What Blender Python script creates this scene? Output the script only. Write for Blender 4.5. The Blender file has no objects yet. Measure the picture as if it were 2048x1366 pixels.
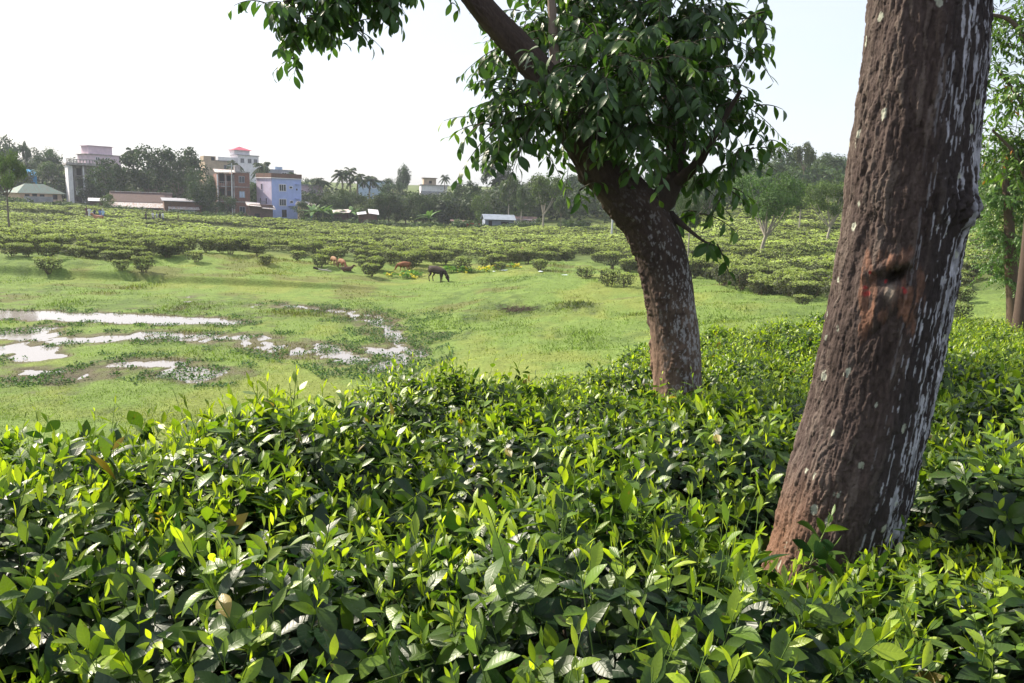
import bpy, bmesh, math
import numpy as np
from mathutils import Vector, Matrix

S = bpy.context.scene
COL = S.collection
R_ = math.radians
rng = np.random.default_rng(11)

# ------------------------------------------------------------------ camera
EYE = 1.6
TILT, ROLL, FPX = R_(10.1), R_(2.0), 1562.0
_right = np.array([1.0, 0, 0])
_fwd = np.array([0, math.cos(TILT), -math.sin(TILT)])
_up = np.array([0, math.sin(TILT), math.cos(TILT)])
_ir = _right*math.cos(ROLL) + _up*math.sin(ROLL)
_iu = -_right*math.sin(ROLL) + _up*math.cos(ROLL)
cam_d = bpy.data.cameras.new('camera')
cam = bpy.data.objects.new('camera', cam_d)
COL.objects.link(cam)
cam_d.sensor_width = 36
cam_d.lens = FPX/2048*36
cam_d.clip_start = 0.05
cam_d.clip_end = 3000
_m = Matrix(((_ir[0], _iu[0], -_fwd[0], 0), (_ir[1], _iu[1], -_fwd[1], 0), (_ir[2], _iu[2], -_fwd[2], EYE), (0, 0, 0, 1)))
cam.matrix_world = _m
S.camera = cam

# ------------------------------------------------------------------ world, sun, exposure
SUN_EL, SUN_AZ = R_(39), R_(-58)          # azimuth measured from +Y towards +X
w = bpy.data.worlds.new('World')
S.world = w
w.use_nodes = True
nt = w.node_tree
nt.nodes.clear()
o_ = nt.nodes.new('ShaderNodeOutputWorld')
bg = nt.nodes.new('ShaderNodeBackground')
sk = nt.nodes.new('ShaderNodeTexSky')
sk.sky_type = 'NISHITA'
sk.sun_disc = False
sk.sun_elevation = SUN_EL
sk.sun_rotation = SUN_AZ
sk.air_density = 1.0
sk.dust_density = 2.5
sk.ozone_density = 1.0
bg.inputs[1].default_value = 0.115
# a thin bright veil of high cloud over the blue
_tc = nt.nodes.new('ShaderNodeTexCoord')
_mp = nt.nodes.new('ShaderNodeMapping')
_mp.inputs['Scale'].default_value = (1.0, 1.0, 3.5)
_nz = nt.nodes.new('ShaderNodeTexNoise')
_nz.inputs['Scale'].default_value = 2.2
_nz.inputs['Detail'].default_value = 5
_mr = nt.nodes.new('ShaderNodeMapRange')
_mr.inputs[1].default_value, _mr.inputs[2].default_value = .3, .7
_mr.inputs[3].default_value, _mr.inputs[4].default_value = .55, .85
_mx = nt.nodes.new('ShaderNodeMix')
_mx.data_type = 'RGBA'
_mx.inputs[7].default_value = (3.7, 3.95, 4.35, 1)
nt.links.new(_tc.outputs['Generated'], _mp.inputs[0])
nt.links.new(_mp.outputs[0], _nz.inputs['Vector'])
nt.links.new(_nz.outputs[0], _mr.inputs[0])
nt.links.new(_mr.outputs[0], _mx.inputs[0])
nt.links.new(sk.outputs[0], _mx.inputs[6])
nt.links.new(_mx.outputs[2], bg.inputs[0])
nt.links.new(bg.outputs[0], o_.inputs[0])
sd = bpy.data.lights.new('sun', 'SUN')
sd.energy = 5.0
sd.angle = R_(0.6)
sd.color = (1.0, 0.9, 0.74)
sun = bpy.data.objects.new('sun', sd)
COL.objects.link(sun)
_sv = Vector((math.sin(SUN_AZ)*math.cos(SUN_EL), math.cos(SUN_AZ)*math.cos(SUN_EL), math.sin(SUN_EL)))
sun.rotation_euler = _sv.to_track_quat('Z', 'Y').to_euler()
sun.location = _sv*60
S.view_settings.view_transform = 'Standard'
S.view_settings.look = 'None'
S.view_settings.exposure = 1.15
S.view_settings.gamma = 1
S.cycles.max_bounces = 8
S.cycles.transmission_bounces = 4
S.cycles.volume_bounces = 1
S.cycles.sample_clamp_indirect = 8


# ------------------------------------------------------------------ pixels of a 2048x1366 view -> world
def ray(px, py):
    u, v = (px-1024)/FPX, (683-py)/FPX
    return _fwd + _ir*u + _iu*v


def at(px, py, d):
    """point at forward distance d (world y) seen at px, py"""
    r = ray(px, py)
    return np.array([0, 0, EYE]) + r*(d/r[1])


def px_of(P):
    P = np.asarray(P, float) - np.array([0, 0, EYE])
    z = P@_fwd
    return 1024 + FPX*(P@_ir)/z, 683 - FPX*(P@_iu)/z


def zat(px, py, d):
    return at(px, py, d)[2]


# ------------------------------------------------------------------ numpy noise
def _h(ix, iy, iz, seed):
    n = (ix.astype(np.int64)*374761393 + iy.astype(np.int64)*668265263 + iz.astype(np.int64)*2147483647 + seed*1274126177) & 0xffffffff
    n = ((n ^ (n >> 13))*1274126177) & 0xffffffff
    n = ((n ^ (n >> 16))*2246822519) & 0xffffffff
    n = n ^ (n >> 15)
    return (n & 0xffffff)/float(0xffffff)


def vnoise(x, y, z=None, seed=0, perx=0):
    """smooth value noise in -1..1; perx: period of x in whole cells"""
    x = np.asarray(x, float)
    y = np.asarray(y, float)
    z = np.zeros_like(x) if z is None else np.asarray(z, float)
    ix, iy, iz = np.floor(x), np.floor(y), np.floor(z)
    fx, fy, fz = x-ix, y-iy, z-iz
    fx, fy, fz = [f*f*f*(f*(f*6-15)+10) for f in (fx, fy, fz)]
    r = 0
    for a in (0, 1):
        jx = ix+a
        if perx:
            jx = np.mod(jx, perx)
        wx = fx if a else 1-fx
        for b in (0, 1):
            wy = fy if b else 1-fy
            for c in (0, 1):
                wz = fz if c else 1-fz
                r = r + wx*wy*wz*_h(jx, iy+b, iz+c, seed)
    return r*2-1


def fbm(x, y, octv=4, seed=0, perx=0):
    s, a, t = 0, 1.0, 0
    for k in range(octv):
        s = s + a*vnoise(x*2**k, y*2**k, seed=seed+k*17, perx=perx*2**k)
        t += a
        a *= .5
    return s/t


def worley(x, y, seed=0, perx=0):
    """F1, F2, random value of the nearest cell, local offset"""
    ix, iy = np.floor(x), np.floor(y)
    f1 = np.full(x.shape, 9.0)
    f2 = np.full(x.shape, 9.0)
    rid = np.zeros(x.shape)
    oy = np.zeros(x.shape)
    z0 = np.zeros(x.shape)
    for a in (-1, 0, 1):
        for b in (-1, 0, 1):
            cx, cy = ix+a, iy+b
            hx = np.mod(cx, perx) if perx else cx
            qx = cx + .1 + .8*_h(hx, cy, z0, seed)
            qy = cy + .1 + .8*_h(hx, cy, z0+1, seed)
            d = np.hypot(x-qx, y-qy)
            near = d < f1
            f2 = np.where(near, f1, np.minimum(f2, d))
            rid = np.where(near, _h(hx, cy, z0+2, seed), rid)
            oy = np.where(near, y-qy, oy)
            f1 = np.where(near, d, f1)
    return f1, f2, rid, oy


def sstep(a, b, x):
    t = np.clip((x-a)/(b-a), 0, 1)
    return t*t*(3-2*t)


# ------------------------------------------------------------------ mesh helpers
def mesh_np(name, V, faces, mat, tint=None, uv=None, smooth=True):
    """faces: list of (n,k) int arrays"""
    me = bpy.data.meshes.new(name)
    V = np.ascontiguousarray(V, dtype=np.float32).reshape(-1, 3)
    me.vertices.add(len(V))
    me.vertices.foreach_set('co', V.ravel())
    faces = [np.asarray(f, np.int32) for f in faces if len(f)]
    loops = np.concatenate([f.ravel() for f in faces])
    tot = np.concatenate([np.full(len(f), f.shape[1], np.int32) for f in faces])
    start = np.concatenate([[0], np.cumsum(tot)[:-1]]).astype(np.int32)
    me.loops.add(len(loops))
    me.loops.foreach_set('vertex_index', loops)
    me.polygons.add(len(tot))
    me.polygons.foreach_set('loop_start', start)
    me.update(calc_edges=True)
    me.polygons.foreach_set('use_smooth', np.full(len(tot), smooth))
    if tint is not None:
        t = np.ones((len(V), 4), np.float32)
        t[:, :3] = tint
        a = me.attributes.new('tint', 'FLOAT_COLOR', 'POINT')
        a.data.foreach_set('color', t.ravel())
    if uv is not None:
        l = me.uv_layers.new(name='uv')
        l.data.foreach_set('uv', np.ascontiguousarray(uv[loops], dtype=np.float32).ravel())
    if mat is not None:
        me.materials.append(mat)
    me.update()
    return me


def link(name, me, parent=None, loc=None):
    o = bpy.data.objects.new(name, me)
    COL.objects.link(o)
    if parent is not None:
        o.parent = parent
    if loc is not None:
        o.location = loc
    return o


def tag(o, label=None, cat=None, group=None, kind=None):
    if label:
        o['label'] = label
    if cat:
        o['category'] = cat
    if group:
        o['group'] = group
    if kind:
        o['kind'] = kind
    return o


def empty(name, loc, rz=0, label=None, cat=None, group=None):
    o = bpy.data.objects.new(name, None)
    o.empty_display_size = .2
    COL.objects.link(o)
    o.location = loc
    o.rotation_euler = (0, 0, rz)
    return tag(o, label, cat, group)


def copy_tree(o, parent=None):
    c = o.copy()
    COL.objects.link(c)
    if parent is not None:
        c.parent = parent
    for ch in list(o.children):
        copy_tree(ch, c)
    return c


def norm(a):
    return a/np.maximum(np.linalg.norm(a, axis=-1, keepdims=True), 1e-9)


def leaf_set(P, D, N, L, W, prof, curl, fold, tint):
    """a batch of leaves: P base, D direction, N upper side; returns V, quads, tint, uv"""
    n = len(P)
    D = norm(D)
    N = norm(N - D*np.sum(D*N, 1, keepdims=True))
    Sd = np.cross(D, N)
    k = len(prof)
    t = np.linspace(0, 1, k)
    prof = np.asarray(prof)
    L = np.broadcast_to(L, (n,))
    W = np.broadcast_to(W, (n,))
    curl = np.broadcast_to(curl, (n,))
    fold = np.broadcast_to(fold, (n,))
    C = P[:, None, :] + D[:, None, :]*(L[:, None]*t)[..., None]*(1-.25*np.abs(curl)[:, None]*t)[..., None] - N[:, None, :]*((curl*L)[:, None]*t**2)[..., None]
    wd = (W[:, None]*.5*prof)
    V = np.empty((n, k, 3, 3))
    V[:, :, 1] = C
    lift = N[:, None, :]*(wd*fold[:, None])[..., None]
    V[:, :, 0] = C - Sd[:, None, :]*wd[..., None] + lift
    V[:, :, 2] = C + Sd[:, None, :]*wd[..., None] + lift
    q = []
    for i in range(k-1):
        for j in (0, 1):
            q.append([i*3+j, i*3+j+1, (i+1)*3+j+1, (i+1)*3+j])
    q = np.array(q)
    Q = (q[None] + (np.arange(n)*k*3)[:, None, None]).reshape(-1, 4)
    uv1 = np.empty((k, 3, 2))
    uv1[:, :, 0] = np.array([0, .5, 1])
    uv1[:, :, 1] = t[:, None]
    UV = np.broadcast_to(uv1, (n, k, 3, 2)).reshape(-1, 2)
    T = np.repeat(np.broadcast_to(tint, (n, 3)), k*3, axis=0)
    return V.reshape(-1, 3), Q, T, UV


def merge(parts):
    """parts: list of (V, Q, T, UV)"""
    off, Vs, Qs, Ts, Us = 0, [], [], [], []
    for V, Q, T, U in parts:
        Vs.append(V)
        Qs.append(Q+off)
        Ts.append(T)
        Us.append(U)
        off += len(V)
    return np.concatenate(Vs), np.concatenate(Qs), np.concatenate(Ts), np.concatenate(Us)


def mesh_of(name, parts, mat, smooth=True):
    V, Q, T, U = merge(parts)
    return mesh_np(name, V, [Q], mat, T, U, smooth)


def quads_set(P, N, size, tint, aspect=.6, r=rng, fold=.3):
    """small kite-like leaf clumps: one folded pair of quads each"""
    n = len(P)
    N = norm(N)
    A = norm(np.cross(N, r.normal(size=(n, 3))))
    return leaf_set(P - A*(np.broadcast_to(size, (n,))*.5)[:, None], A, N, size, np.asarray(size)*aspect, [.25, 1, .1], r.uniform(-.1, .5, n), fold, tint)


def tube(pts, rad, nu=6, tint=(.1, .07, .05), cap=False):
    pts = np.asarray(pts, float)
    rad = np.broadcast_to(rad, (len(pts),))
    T = norm(np.gradient(pts, axis=0))
    ref = np.array([0, -1.0, 0]) if abs(T[:, 1]).max() < .9 else np.array([1.0, 0, 0])
    e1 = norm(ref - T*(T@ref)[:, None])
    e2 = np.cross(T, e1)
    th = np.arange(nu)/nu*2*np.pi
    V = pts[:, None, :] + rad[:, None, None]*(np.cos(th)[None, :, None]*e1[:, None, :] + np.sin(th)[None, :, None]*e2[:, None, :])
    n = len(pts)
    i, j = np.meshgrid(np.arange(n-1), np.arange(nu), indexing='ij')
    a = i*nu+j
    b = i*nu+(j+1) % nu
    Q = np.stack([a, b, b+nu, a+nu], -1).reshape(-1, 4)
    uv = np.stack(np.meshgrid(np.linspace(0, 1, n), th/(2*np.pi), indexing='ij'), -1).reshape(-1, 2)
    return V.reshape(-1, 3), Q, np.broadcast_to(np.asarray(tint, float), (n*nu, 3)), uv


def curve(pts, n, k=3):
    """Catmull-Rom through rows of pts (any columns)"""
    p = np.asarray(pts, float)
    p = np.vstack([2*p[0]-p[1], p, 2*p[-1]-p[-2]])
    m = len(p)-3
    t = np.linspace(0, m, n)
    i = np.minimum(t.astype(int), m-1)
    f = (t-i)[:, None]
    a, b, c, d = p[i], p[i+1], p[i+2], p[i+3]
    return .5*((2*b) + (-a+c)*f + (2*a-5*b+4*c-d)*f**2 + (-a+3*b-3*c+d)*f**3)


class MB:
    """collects boxes and prisms into one mesh"""
    def __init__(s):
        s.V, s.F = [], []

    def add(s, verts, faces):
        o = len(s.V)
        s.V += [tuple(v) for v in verts]
        s.F += [tuple(i+o for i in f) for f in faces]
        return s

    def box(s, x0, x1, y0, y1, z0, z1):
        return s.add([(x0, y0, z0), (x1, y0, z0), (x1, y1, z0), (x0, y1, z0), (x0, y0, z1), (x1, y0, z1), (x1, y1, z1), (x0, y1, z1)],
                     [(0, 3, 2, 1), (4, 5, 6, 7), (0, 1, 5, 4), (1, 2, 6, 5), (2, 3, 7, 6), (3, 0, 4, 7)])

    def slab(s, a, b, c, d, t):
        """a tilted sheet through four corners, thickness t"""
        a, b, c, d = [np.asarray(q, float) for q in (a, b, c, d)]
        n = np.cross(b-a, d-a)
        n = n/np.linalg.norm(n)*t
        return s.add([a, b, c, d, a+n, b+n, c+n, d+n], [(0, 3, 2, 1), (4, 5, 6, 7), (0, 1, 5, 4), (1, 2, 6, 5), (2, 3, 7, 6), (3, 0, 4, 7)])

    def build(s, name, mat, parent=None, bevel=0):
        me = bpy.data.meshes.new(name)
        me.from_pydata(s.V, [], s.F)
        me.materials.append(mat)
        me.update()
        o = link(name, me, parent)
        if bevel:
            b = o.modifiers.new('bevel', 'BEVEL')
            b.width = bevel
            b.segments = 2
        return o


# ------------------------------------------------------------------ materials
def new_mat(name):
    m = bpy.data.materials.new(name)
    m.use_nodes = True
    t = m.node_tree
    t.nodes.clear()
    out = t.nodes.new('ShaderNodeOutputMaterial')
    return m, t, out


def nd(t, typ, **kw):
    n = t.nodes.new(typ)
    for k, v in kw.items():
        if k.startswith('_'):
            setattr(n, k[1:], v)
        else:
            n.inputs[k].default_value = v
    return n


def mathn(t, op, a, b=None, clamp=False):
    n = t.nodes.new('ShaderNodeMath')
    n.operation = op
    n.use_clamp = clamp
    for i, v in enumerate((a, b)):
        if v is None:
            continue
        if isinstance(v, (int, float)):
            n.inputs[i].default_value = v
        else:
            t.links.new(v, n.inputs[i])
    return n.outputs[0]


def mixc(t, fac, a, b, mode='MIX'):
    n = t.nodes.new('ShaderNodeMix')
    n.data_type = 'RGBA'
    n.blend_type = mode
    for s, v in ((0, fac), (6, a), (7, b)):
        if isinstance(v, (int, float)):
            n.inputs[s].default_value = v
        elif isinstance(v, tuple):
            n.inputs[s].default_value = (*v, 1) if len(v) == 3 else v
        else:
            t.links.new(v, n.inputs[s])
    return n.outputs[2]


def leaf_material(name, rough=.35, spec=.5, trans=.35, veins=14, tcol=(1.25, 1.35, .5), vein_amt=.25, per_object=False, spots=False):
    m, t, out = new_mat(name)
    at_ = nd(t, 'ShaderNodeAttribute', _attribute_name='tint')
    col = at_.outputs['Color']
    if per_object:
        oi = nd(t, 'ShaderNodeObjectInfo')
        col = mixc(t, 1.0, col, oi.outputs['Color'], 'MULTIPLY')
    pr = nd(t, 'ShaderNodeBsdfPrincipled', Roughness=rough)
    pr.inputs['Specular IOR Level'].default_value = spec
    tr = nd(t, 'ShaderNodeBsdfTranslucent')
    if veins:
        uv = nd(t, 'ShaderNodeUVMap', _uv_map='uv')
        sp = nd(t, 'ShaderNodeSeparateXYZ')
        t.links.new(uv.outputs[0], sp.inputs[0])
        du = mathn(t, 'ABSOLUTE', mathn(t, 'SUBTRACT', sp.outputs[0], .5))
        ph = mathn(t, 'SUBTRACT', mathn(t, 'MULTIPLY', sp.outputs[1], veins*6.283), mathn(t, 'MULTIPLY', du, 14.0))
        wv = mathn(t, 'POWER', mathn(t, 'ADD', mathn(t, 'MULTIPLY', mathn(t, 'SINE', ph), .5), .5), 5.0)
        mid = mathn(t, 'SUBTRACT', 1.0, mathn(t, 'MULTIPLY', du, 22.0), True)
        v = mathn(t, 'MAXIMUM', mathn(t, 'MULTIPLY', wv, .6), mid)
        light = mixc(t, 1.0, col, (1.7, 1.55, 1.5), 'MULTIPLY')
        col = mixc(t, mathn(t, 'MULTIPLY', v, vein_amt*2), col, light)
        bp = nd(t, 'ShaderNodeBump', Strength=.16, Distance=.003)
        t.links.new(mathn(t, 'SUBTRACT', 1.0, v), bp.inputs['Height'])
        t.links.new(bp.outputs[0], pr.inputs['Normal'])
    if spots:
        tc = nd(t, 'ShaderNodeTexCoord')
        sn = nd(t, 'ShaderNodeTexNoise', Scale=70.0, Detail=3.0)
        t.links.new(tc.outputs['Object'], sn.inputs['Vector'])
        sm = nd(t, 'ShaderNodeMapRange')
        sm.inputs[1].default_value, sm.inputs[2].default_value = .66, .72
        t.links.new(sn.outputs[0], sm.inputs[0])
        col = mixc(t, mathn(t, 'MULTIPLY', sm.outputs[0], .7), col, (.10, .065, .03))
        s2 = nd(t, 'ShaderNodeTexNoise', Scale=18.0, Detail=4.0)
        t.links.new(tc.outputs['Object'], s2.inputs['Vector'])
        kk = mathn(t, 'ADD', mathn(t, 'MULTIPLY', s2.outputs[0], .9), .55)
        cc = nd(t, 'ShaderNodeCombineColor')
        for i in range(3):
            t.links.new(kk, cc.inputs[i])
        col = mixc(t, 1.0, col, cc.outputs[0], 'MULTIPLY')
    t.links.new(col, pr.inputs['Base Color'])
    t.links.new(mixc(t, 1.0, col, tcol, 'MULTIPLY'), tr.inputs[0])
    mx = nd(t, 'ShaderNodeMixShader', Fac=trans)
    t.links.new(pr.outputs[0], mx.inputs[1])
    t.links.new(tr.outputs[0], mx.inputs[2])
    t.links.new(mx.outputs[0], out.inputs[0])
    return m


def tint_material(name, rough=.9, noise=0, scale=20, stretch=(1, 1, 1), bump=0.0, dist=.01, spec=.2):
    m, t, out = new_mat(name)
    at_ = nd(t, 'ShaderNodeAttribute', _attribute_name='tint')
    pr = nd(t, 'ShaderNodeBsdfPrincipled', Roughness=rough)
    pr.inputs['Specular IOR Level'].default_value = spec
    col = at_.outputs['Color']
    if noise or bump:
        tc = nd(t, 'ShaderNodeTexCoord')
        mp = nd(t, 'ShaderNodeMapping', Scale=stretch)
        t.links.new(tc.outputs['Object'], mp.inputs[0])
        nz = nd(t, 'ShaderNodeTexNoise', Scale=scale, Detail=8.0, Roughness=.65)
        t.links.new(mp.outputs[0], nz.inputs['Vector'])
        k = mathn(t, 'ADD', mathn(t, 'MULTIPLY', nz.outputs[0], 2*noise), 1-noise)
        cx = nd(t, 'ShaderNodeCombineColor')
        for i in range(3):
            t.links.new(k, cx.inputs[i])
        col = mixc(t, 1.0, col, cx.outputs[0], 'MULTIPLY')
        if bump:
            bp = nd(t, 'ShaderNodeBump', Strength=bump, Distance=dist)
            t.links.new(nz.outputs[0], bp.inputs['Height'])
            t.links.new(bp.outputs[0], pr.inputs['Normal'])
    t.links.new(col, pr.inputs['Base Color'])
    t.links.new(pr.outputs[0], out.inputs[0])
    return m


def flat_material(name, c, rough=.8, c2=None, scale=3, stretch=(1, 1, 1), spec=.3, metal=0, bump=0, lo=.4, hi=.65):
    m, t, out = new_mat(name)
    pr = nd(t, 'ShaderNodeBsdfPrincipled', Roughness=rough, Metallic=metal)
    pr.inputs['Specular IOR Level'].default_value = spec
    tc = nd(t, 'ShaderNodeTexCoord')
    mp = nd(t, 'ShaderNodeMapping', Scale=stretch)
    t.links.new(tc.outputs['Object'], mp.inputs[0])
    nz = nd(t, 'ShaderNodeTexNoise', Scale=scale, Detail=6.0, Roughness=.6)
    t.links.new(mp.outputs[0], nz.inputs['Vector'])
    mr = nd(t, 'ShaderNodeMapRange')
    mr.inputs[1].default_value = lo
    mr.inputs[2].default_value = hi
    t.links.new(nz.outputs[0], mr.inputs[0])
    c2 = c2 or tuple(v*.75 for v in c)
    t.links.new(mixc(t, mr.outputs[0], c, c2), pr.inputs['Base Color'])
    if bump:
        bp = nd(t, 'ShaderNodeBump', Strength=bump, Distance=.02)
        t.links.new(nz.outputs[0], bp.inputs['Height'])
        t.links.new(bp.outputs[0], pr.inputs['Normal'])
    t.links.new(pr.outputs[0], out.inputs[0])
    return m


M_TEA = leaf_material('tea_leaf', rough=.40, spec=.5, trans=.44, veins=8, vein_amt=.10, tcol=(1.45, 1.45, .4), spots=True)
M_TEA_FAR = leaf_material('tea_leaf_small', rough=.75, spec=.15, trans=.3, veins=0)
M_LEAF = leaf_material('tree_leaf', rough=.38, spec=.45, trans=.4, veins=8, vein_amt=.12)
M_FAR = leaf_material('far_foliage', rough=.7, spec=.2, trans=.25, veins=0, per_object=True)
M_TWIG = tint_material('twig', rough=.8)
M_BARK = tint_material('bark', rough=.9, noise=.45, scale=85, stretch=(1, 1, .2), bump=.75, dist=.006, spec=.12)
M_BARKF = tint_material('far_bark', rough=.95, noise=.25, scale=4, stretch=(1, 1, .3))
M_GRASS = leaf_material('grass_blade', rough=.7, spec=.15, trans=.3, veins=0)

# ------------------------------------------------------------------ ground height
GU = np.array([-.655, -.40, -.14, .11, .37, .655])
GD = np.array([0, 2, 4, 6, 8, 11, 15, 20, 25, 30, 35, 40, 45, 50, 55, 60, 70, 85, 100, 120, 140, 170, 220, 300, 500], float)
GZ = np.array([
    [0, 0, 0, 0, 0, 0], [0, 0, 0, 0, 0, 0], [-.30, -.31, -.14, -.22, -.15, -.1], [-1.2, -1.2, -.42, -.62, -.42, -.25],
    [-2, -2, -1.0, -.78, -.48, -.4], [-3, -3, -2, -1.4, -.6, -.7], [-4, -4, -3, -2.1, -1.4, -1.1], [-4.3, -4.3, -3.8, -2.9, -2, -1.4],
    [-4.3, -4.3, -4.25, -3.5, -2.3, -1.5], [-4.3, -4.3, -4.3, -3.7, -2.4, -1.4], [-4.3, -4.3, -4.3, -3.7, -2.45, -1.3],
    [-4.3, -4.3, -4.3, -3.4, -2.45, -1.2], [-4.3, -4.3, -4.3, -3.1, -2.45, -1.0], [-4.2, -4.25, -4.3, -2.95, -2.4, -.8],
    [-3.1, -3.6, -4.2, -2.95, -2.3, -.5], [-3.1, -3.2, -3.9, -2.95, -2.2, -.2], [-3.1, -3.1, -3.4, -3.0, -1.9, .3],
    [-3.8, -3.7, -3.5, -3.1, -1.2, 1.2], [-3.95, -3.85, -3.6, -3.0, -.1, 2.2], [-3.25, -3.35, -3.75, -2.6, 2, 4],
    [-2.6, -3.2, -3.6, -1.7, 4.2, 6], [-1, -3, -3, .6, 7, 9], [4, 0, 0, 3, 12, 13], [10, 6, 5, 6, 14, 16], [12, 10, 10, 12, 16, 18]])


def _ease(f):
    return .5*f + .5*f*f*(3-2*f)


def ground_base(x, y):
    x = np.asarray(x, float)
    y = np.asarray(y, float)
    r = np.hypot(x, y)
    d = np.maximum(y, .62*r)
    u = np.clip(x/np.maximum(d, .01), -.655, .655)
    back = sstep(0, -2, y)
    iu = np.clip(np.searchsorted(GU, u, side='right')-1, 0, len(GU)-2)
    fu = _ease((u-GU[iu])/(GU[iu+1]-GU[iu]))
    idd = np.clip(np.searchsorted(GD, d, side='right')-1, 0, len(GD)-2)
    fd = _ease(np.clip((d-GD[idd])/(GD[idd+1]-GD[idd]), 0, 1))
    z = (GZ[idd, iu]*(1-fu)+GZ[idd, iu+1]*fu)*(1-fd) + (GZ[idd+1, iu]*(1-fu)+GZ[idd+1, iu+1]*fu)*fd
    return z*(1-back) + .1*back


WATER_Z = -4.335


def marsh(px, py):
    """a point of the marsh floor seen at px, py"""
    r = ray(px, py)
    k = (WATER_Z-EYE)/r[2]
    return r[0]*k, r[1]*k


# pools as chains of capsules: (px, py, half width m) ... , depth, noise amount
POOLS = [
    ([(-120, 626, 1.0), (40, 631, .9), (150, 634, .75), (260, 637, .8), (360, 641, .75), (440, 645, .35)], .30, .07),
    ([(-60, 672, .7), (60, 672, .5), (75, 660, .2)], .13, .15),
    ([(-80, 705, .9), (0, 703, .7), (55, 697, .45), (60, 715, .3)], .16, .14),
    ([(140, 682, .5), (220, 676, .5), (300, 672, .55), (370, 674, .4)], .13, .17),
    ([(420, 678, .4), (520, 676, .35)], .09, .17),
    ([(235, 728, .3), (290, 727, .3), (330, 730, .15)], .11, .12),
    ([(350, 745, .2), (385, 752, .42), (420, 745, .2)], .14, .14),
    ([(580, 612, .2), (650, 620, .25), (700, 625, .45), (745, 640, .75), (780, 660, .45), (815, 690, .35), (850, 712, .5)], .09, .2),
    ([(635, 690, .4), (680, 712, .5), (715, 725, .4)], .11, .16),
    ([(760, 700, .5), (800, 718, .5), (740, 742, .3)], .1, .16),
    ([(60, 745, .3), (150, 752, .3)], .06, .14),
    ([(1000, 632, .3), (1060, 640, .35), (1150, 646, .3)], .05, .16),
    ([(880, 640, .5), (940, 660, .6), (860, 680, .5)], .06, .16),
    ([(520, 690, .6), (600, 705, .6)], .06, .17),
]


def pool_depth(x, y):
    """how far the marsh floor is pushed down, and a wetness mask"""
    dep = np.zeros(np.shape(x))
    wet = np.zeros(np.shape(x))
    for ch, depth, nz in POOLS:
        pts = [(*marsh(p[0], p[1]), p[2]) for p in ch]
        sd = np.full(np.shape(x), 1e9)
        for (x0, y0, r0), (x1, y1, r1) in zip(pts[:-1], pts[1:]):
            dx, dy = x1-x0, y1-y0
            t = np.clip(((x-x0)*dx+(y-y0)*dy)/(dx*dx+dy*dy), 0, 1)
            dd = np.hypot(x-x0-t*dx, (y-y0-t*dy)) - (r0+(r1-r0)*t)
            sd = np.minimum(sd, dd)
        n = fbm(x*1.5, y*.7, 5, seed=3)
        k = sstep(.6, -.25, sd + n*(.5 if nz < .1 else 1.2))
        dep = np.maximum(dep, k*depth*(1-.5*nz) + k*nz*n*1.1)
        wet = np.maximum(wet, sstep(2.2, -.4, sd+n*.8))
    return np.maximum(dep, 0), wet


# edge of the tea on the photographer's bank, and front edge of the tea field across the marsh (by u)
NEAR_U = np.array([-.8, -.655, -.40, -.27, -.14, -.05, .11, .24, .33, .46, .655, .8])
NEAR_D = np.array([3.1, 3.2, 3.4, 3.9, 5.2, 6.3, 8.2, 9.3, 10.6, 11.6, 12.6, 13])
FAR_U = np.array([-.8, -.655, -.485, -.465, -.41, -.31, -.24, -.18, -.11, -.02, .05, .10, .15, .165, .24, .31, .37, .56, .8])
FAR_D = np.array([53, 53, 52, 57, 59, 59, 60, 58, 62, 60, 63, 62, 54, 47, 46.5, 38, 33, 26, 24])


def near_edge(u):
    return np.interp(u, NEAR_U, NEAR_D)


def far_edge(u):
    return np.interp(u, FAR_U, FAR_D)


def ground_z(x, y, detail=True):
    x = np.asarray(x, float)
    y = np.asarray(y, float)
    z = ground_base(x, y)
    if not detail:
        return z
    flat = sstep(-4.05, -4.28, z)
    n1 = fbm(x*.22, y*.16, 4, seed=40)
    n2 = fbm(x*1.3, y*1.0, 3, seed=60)
    fade = sstep(14, 24, y)
    z = z + fade*(1-flat)*(n1*.28+n2*.05) + fade*flat*(n1*.035 + n2*.03)
    # little banks and furrows in the pasture on the right
    u = x/np.maximum(y, 1)
    bank = sstep(.02, .2, u)*sstep(24, 28, y)*sstep(52, 46, y)
    ph = y + 2.2*fbm(x*.12, y*.05, 2, seed=77) + x*.25
    z = z + bank*.22*(np.abs(np.mod(ph/4.5, 1)-.5)*2)**2
    # low scarp below the tea on the left
    ph2 = y - 50.3 - .6*fbm(x*.2, x*0, 2, seed=12)
    z = z + sstep(-.1, -.35, u)*sstep(-.3, .25, ph2)*sstep(5, 1.5, ph2)*.45
    dep, wet = pool_depth(x, y)
    z = z - dep*sstep(12, 18, y)
    return z


def gz(x, y):
    return float(ground_z(np.array([x]), np.array([y]))[0])


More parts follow.
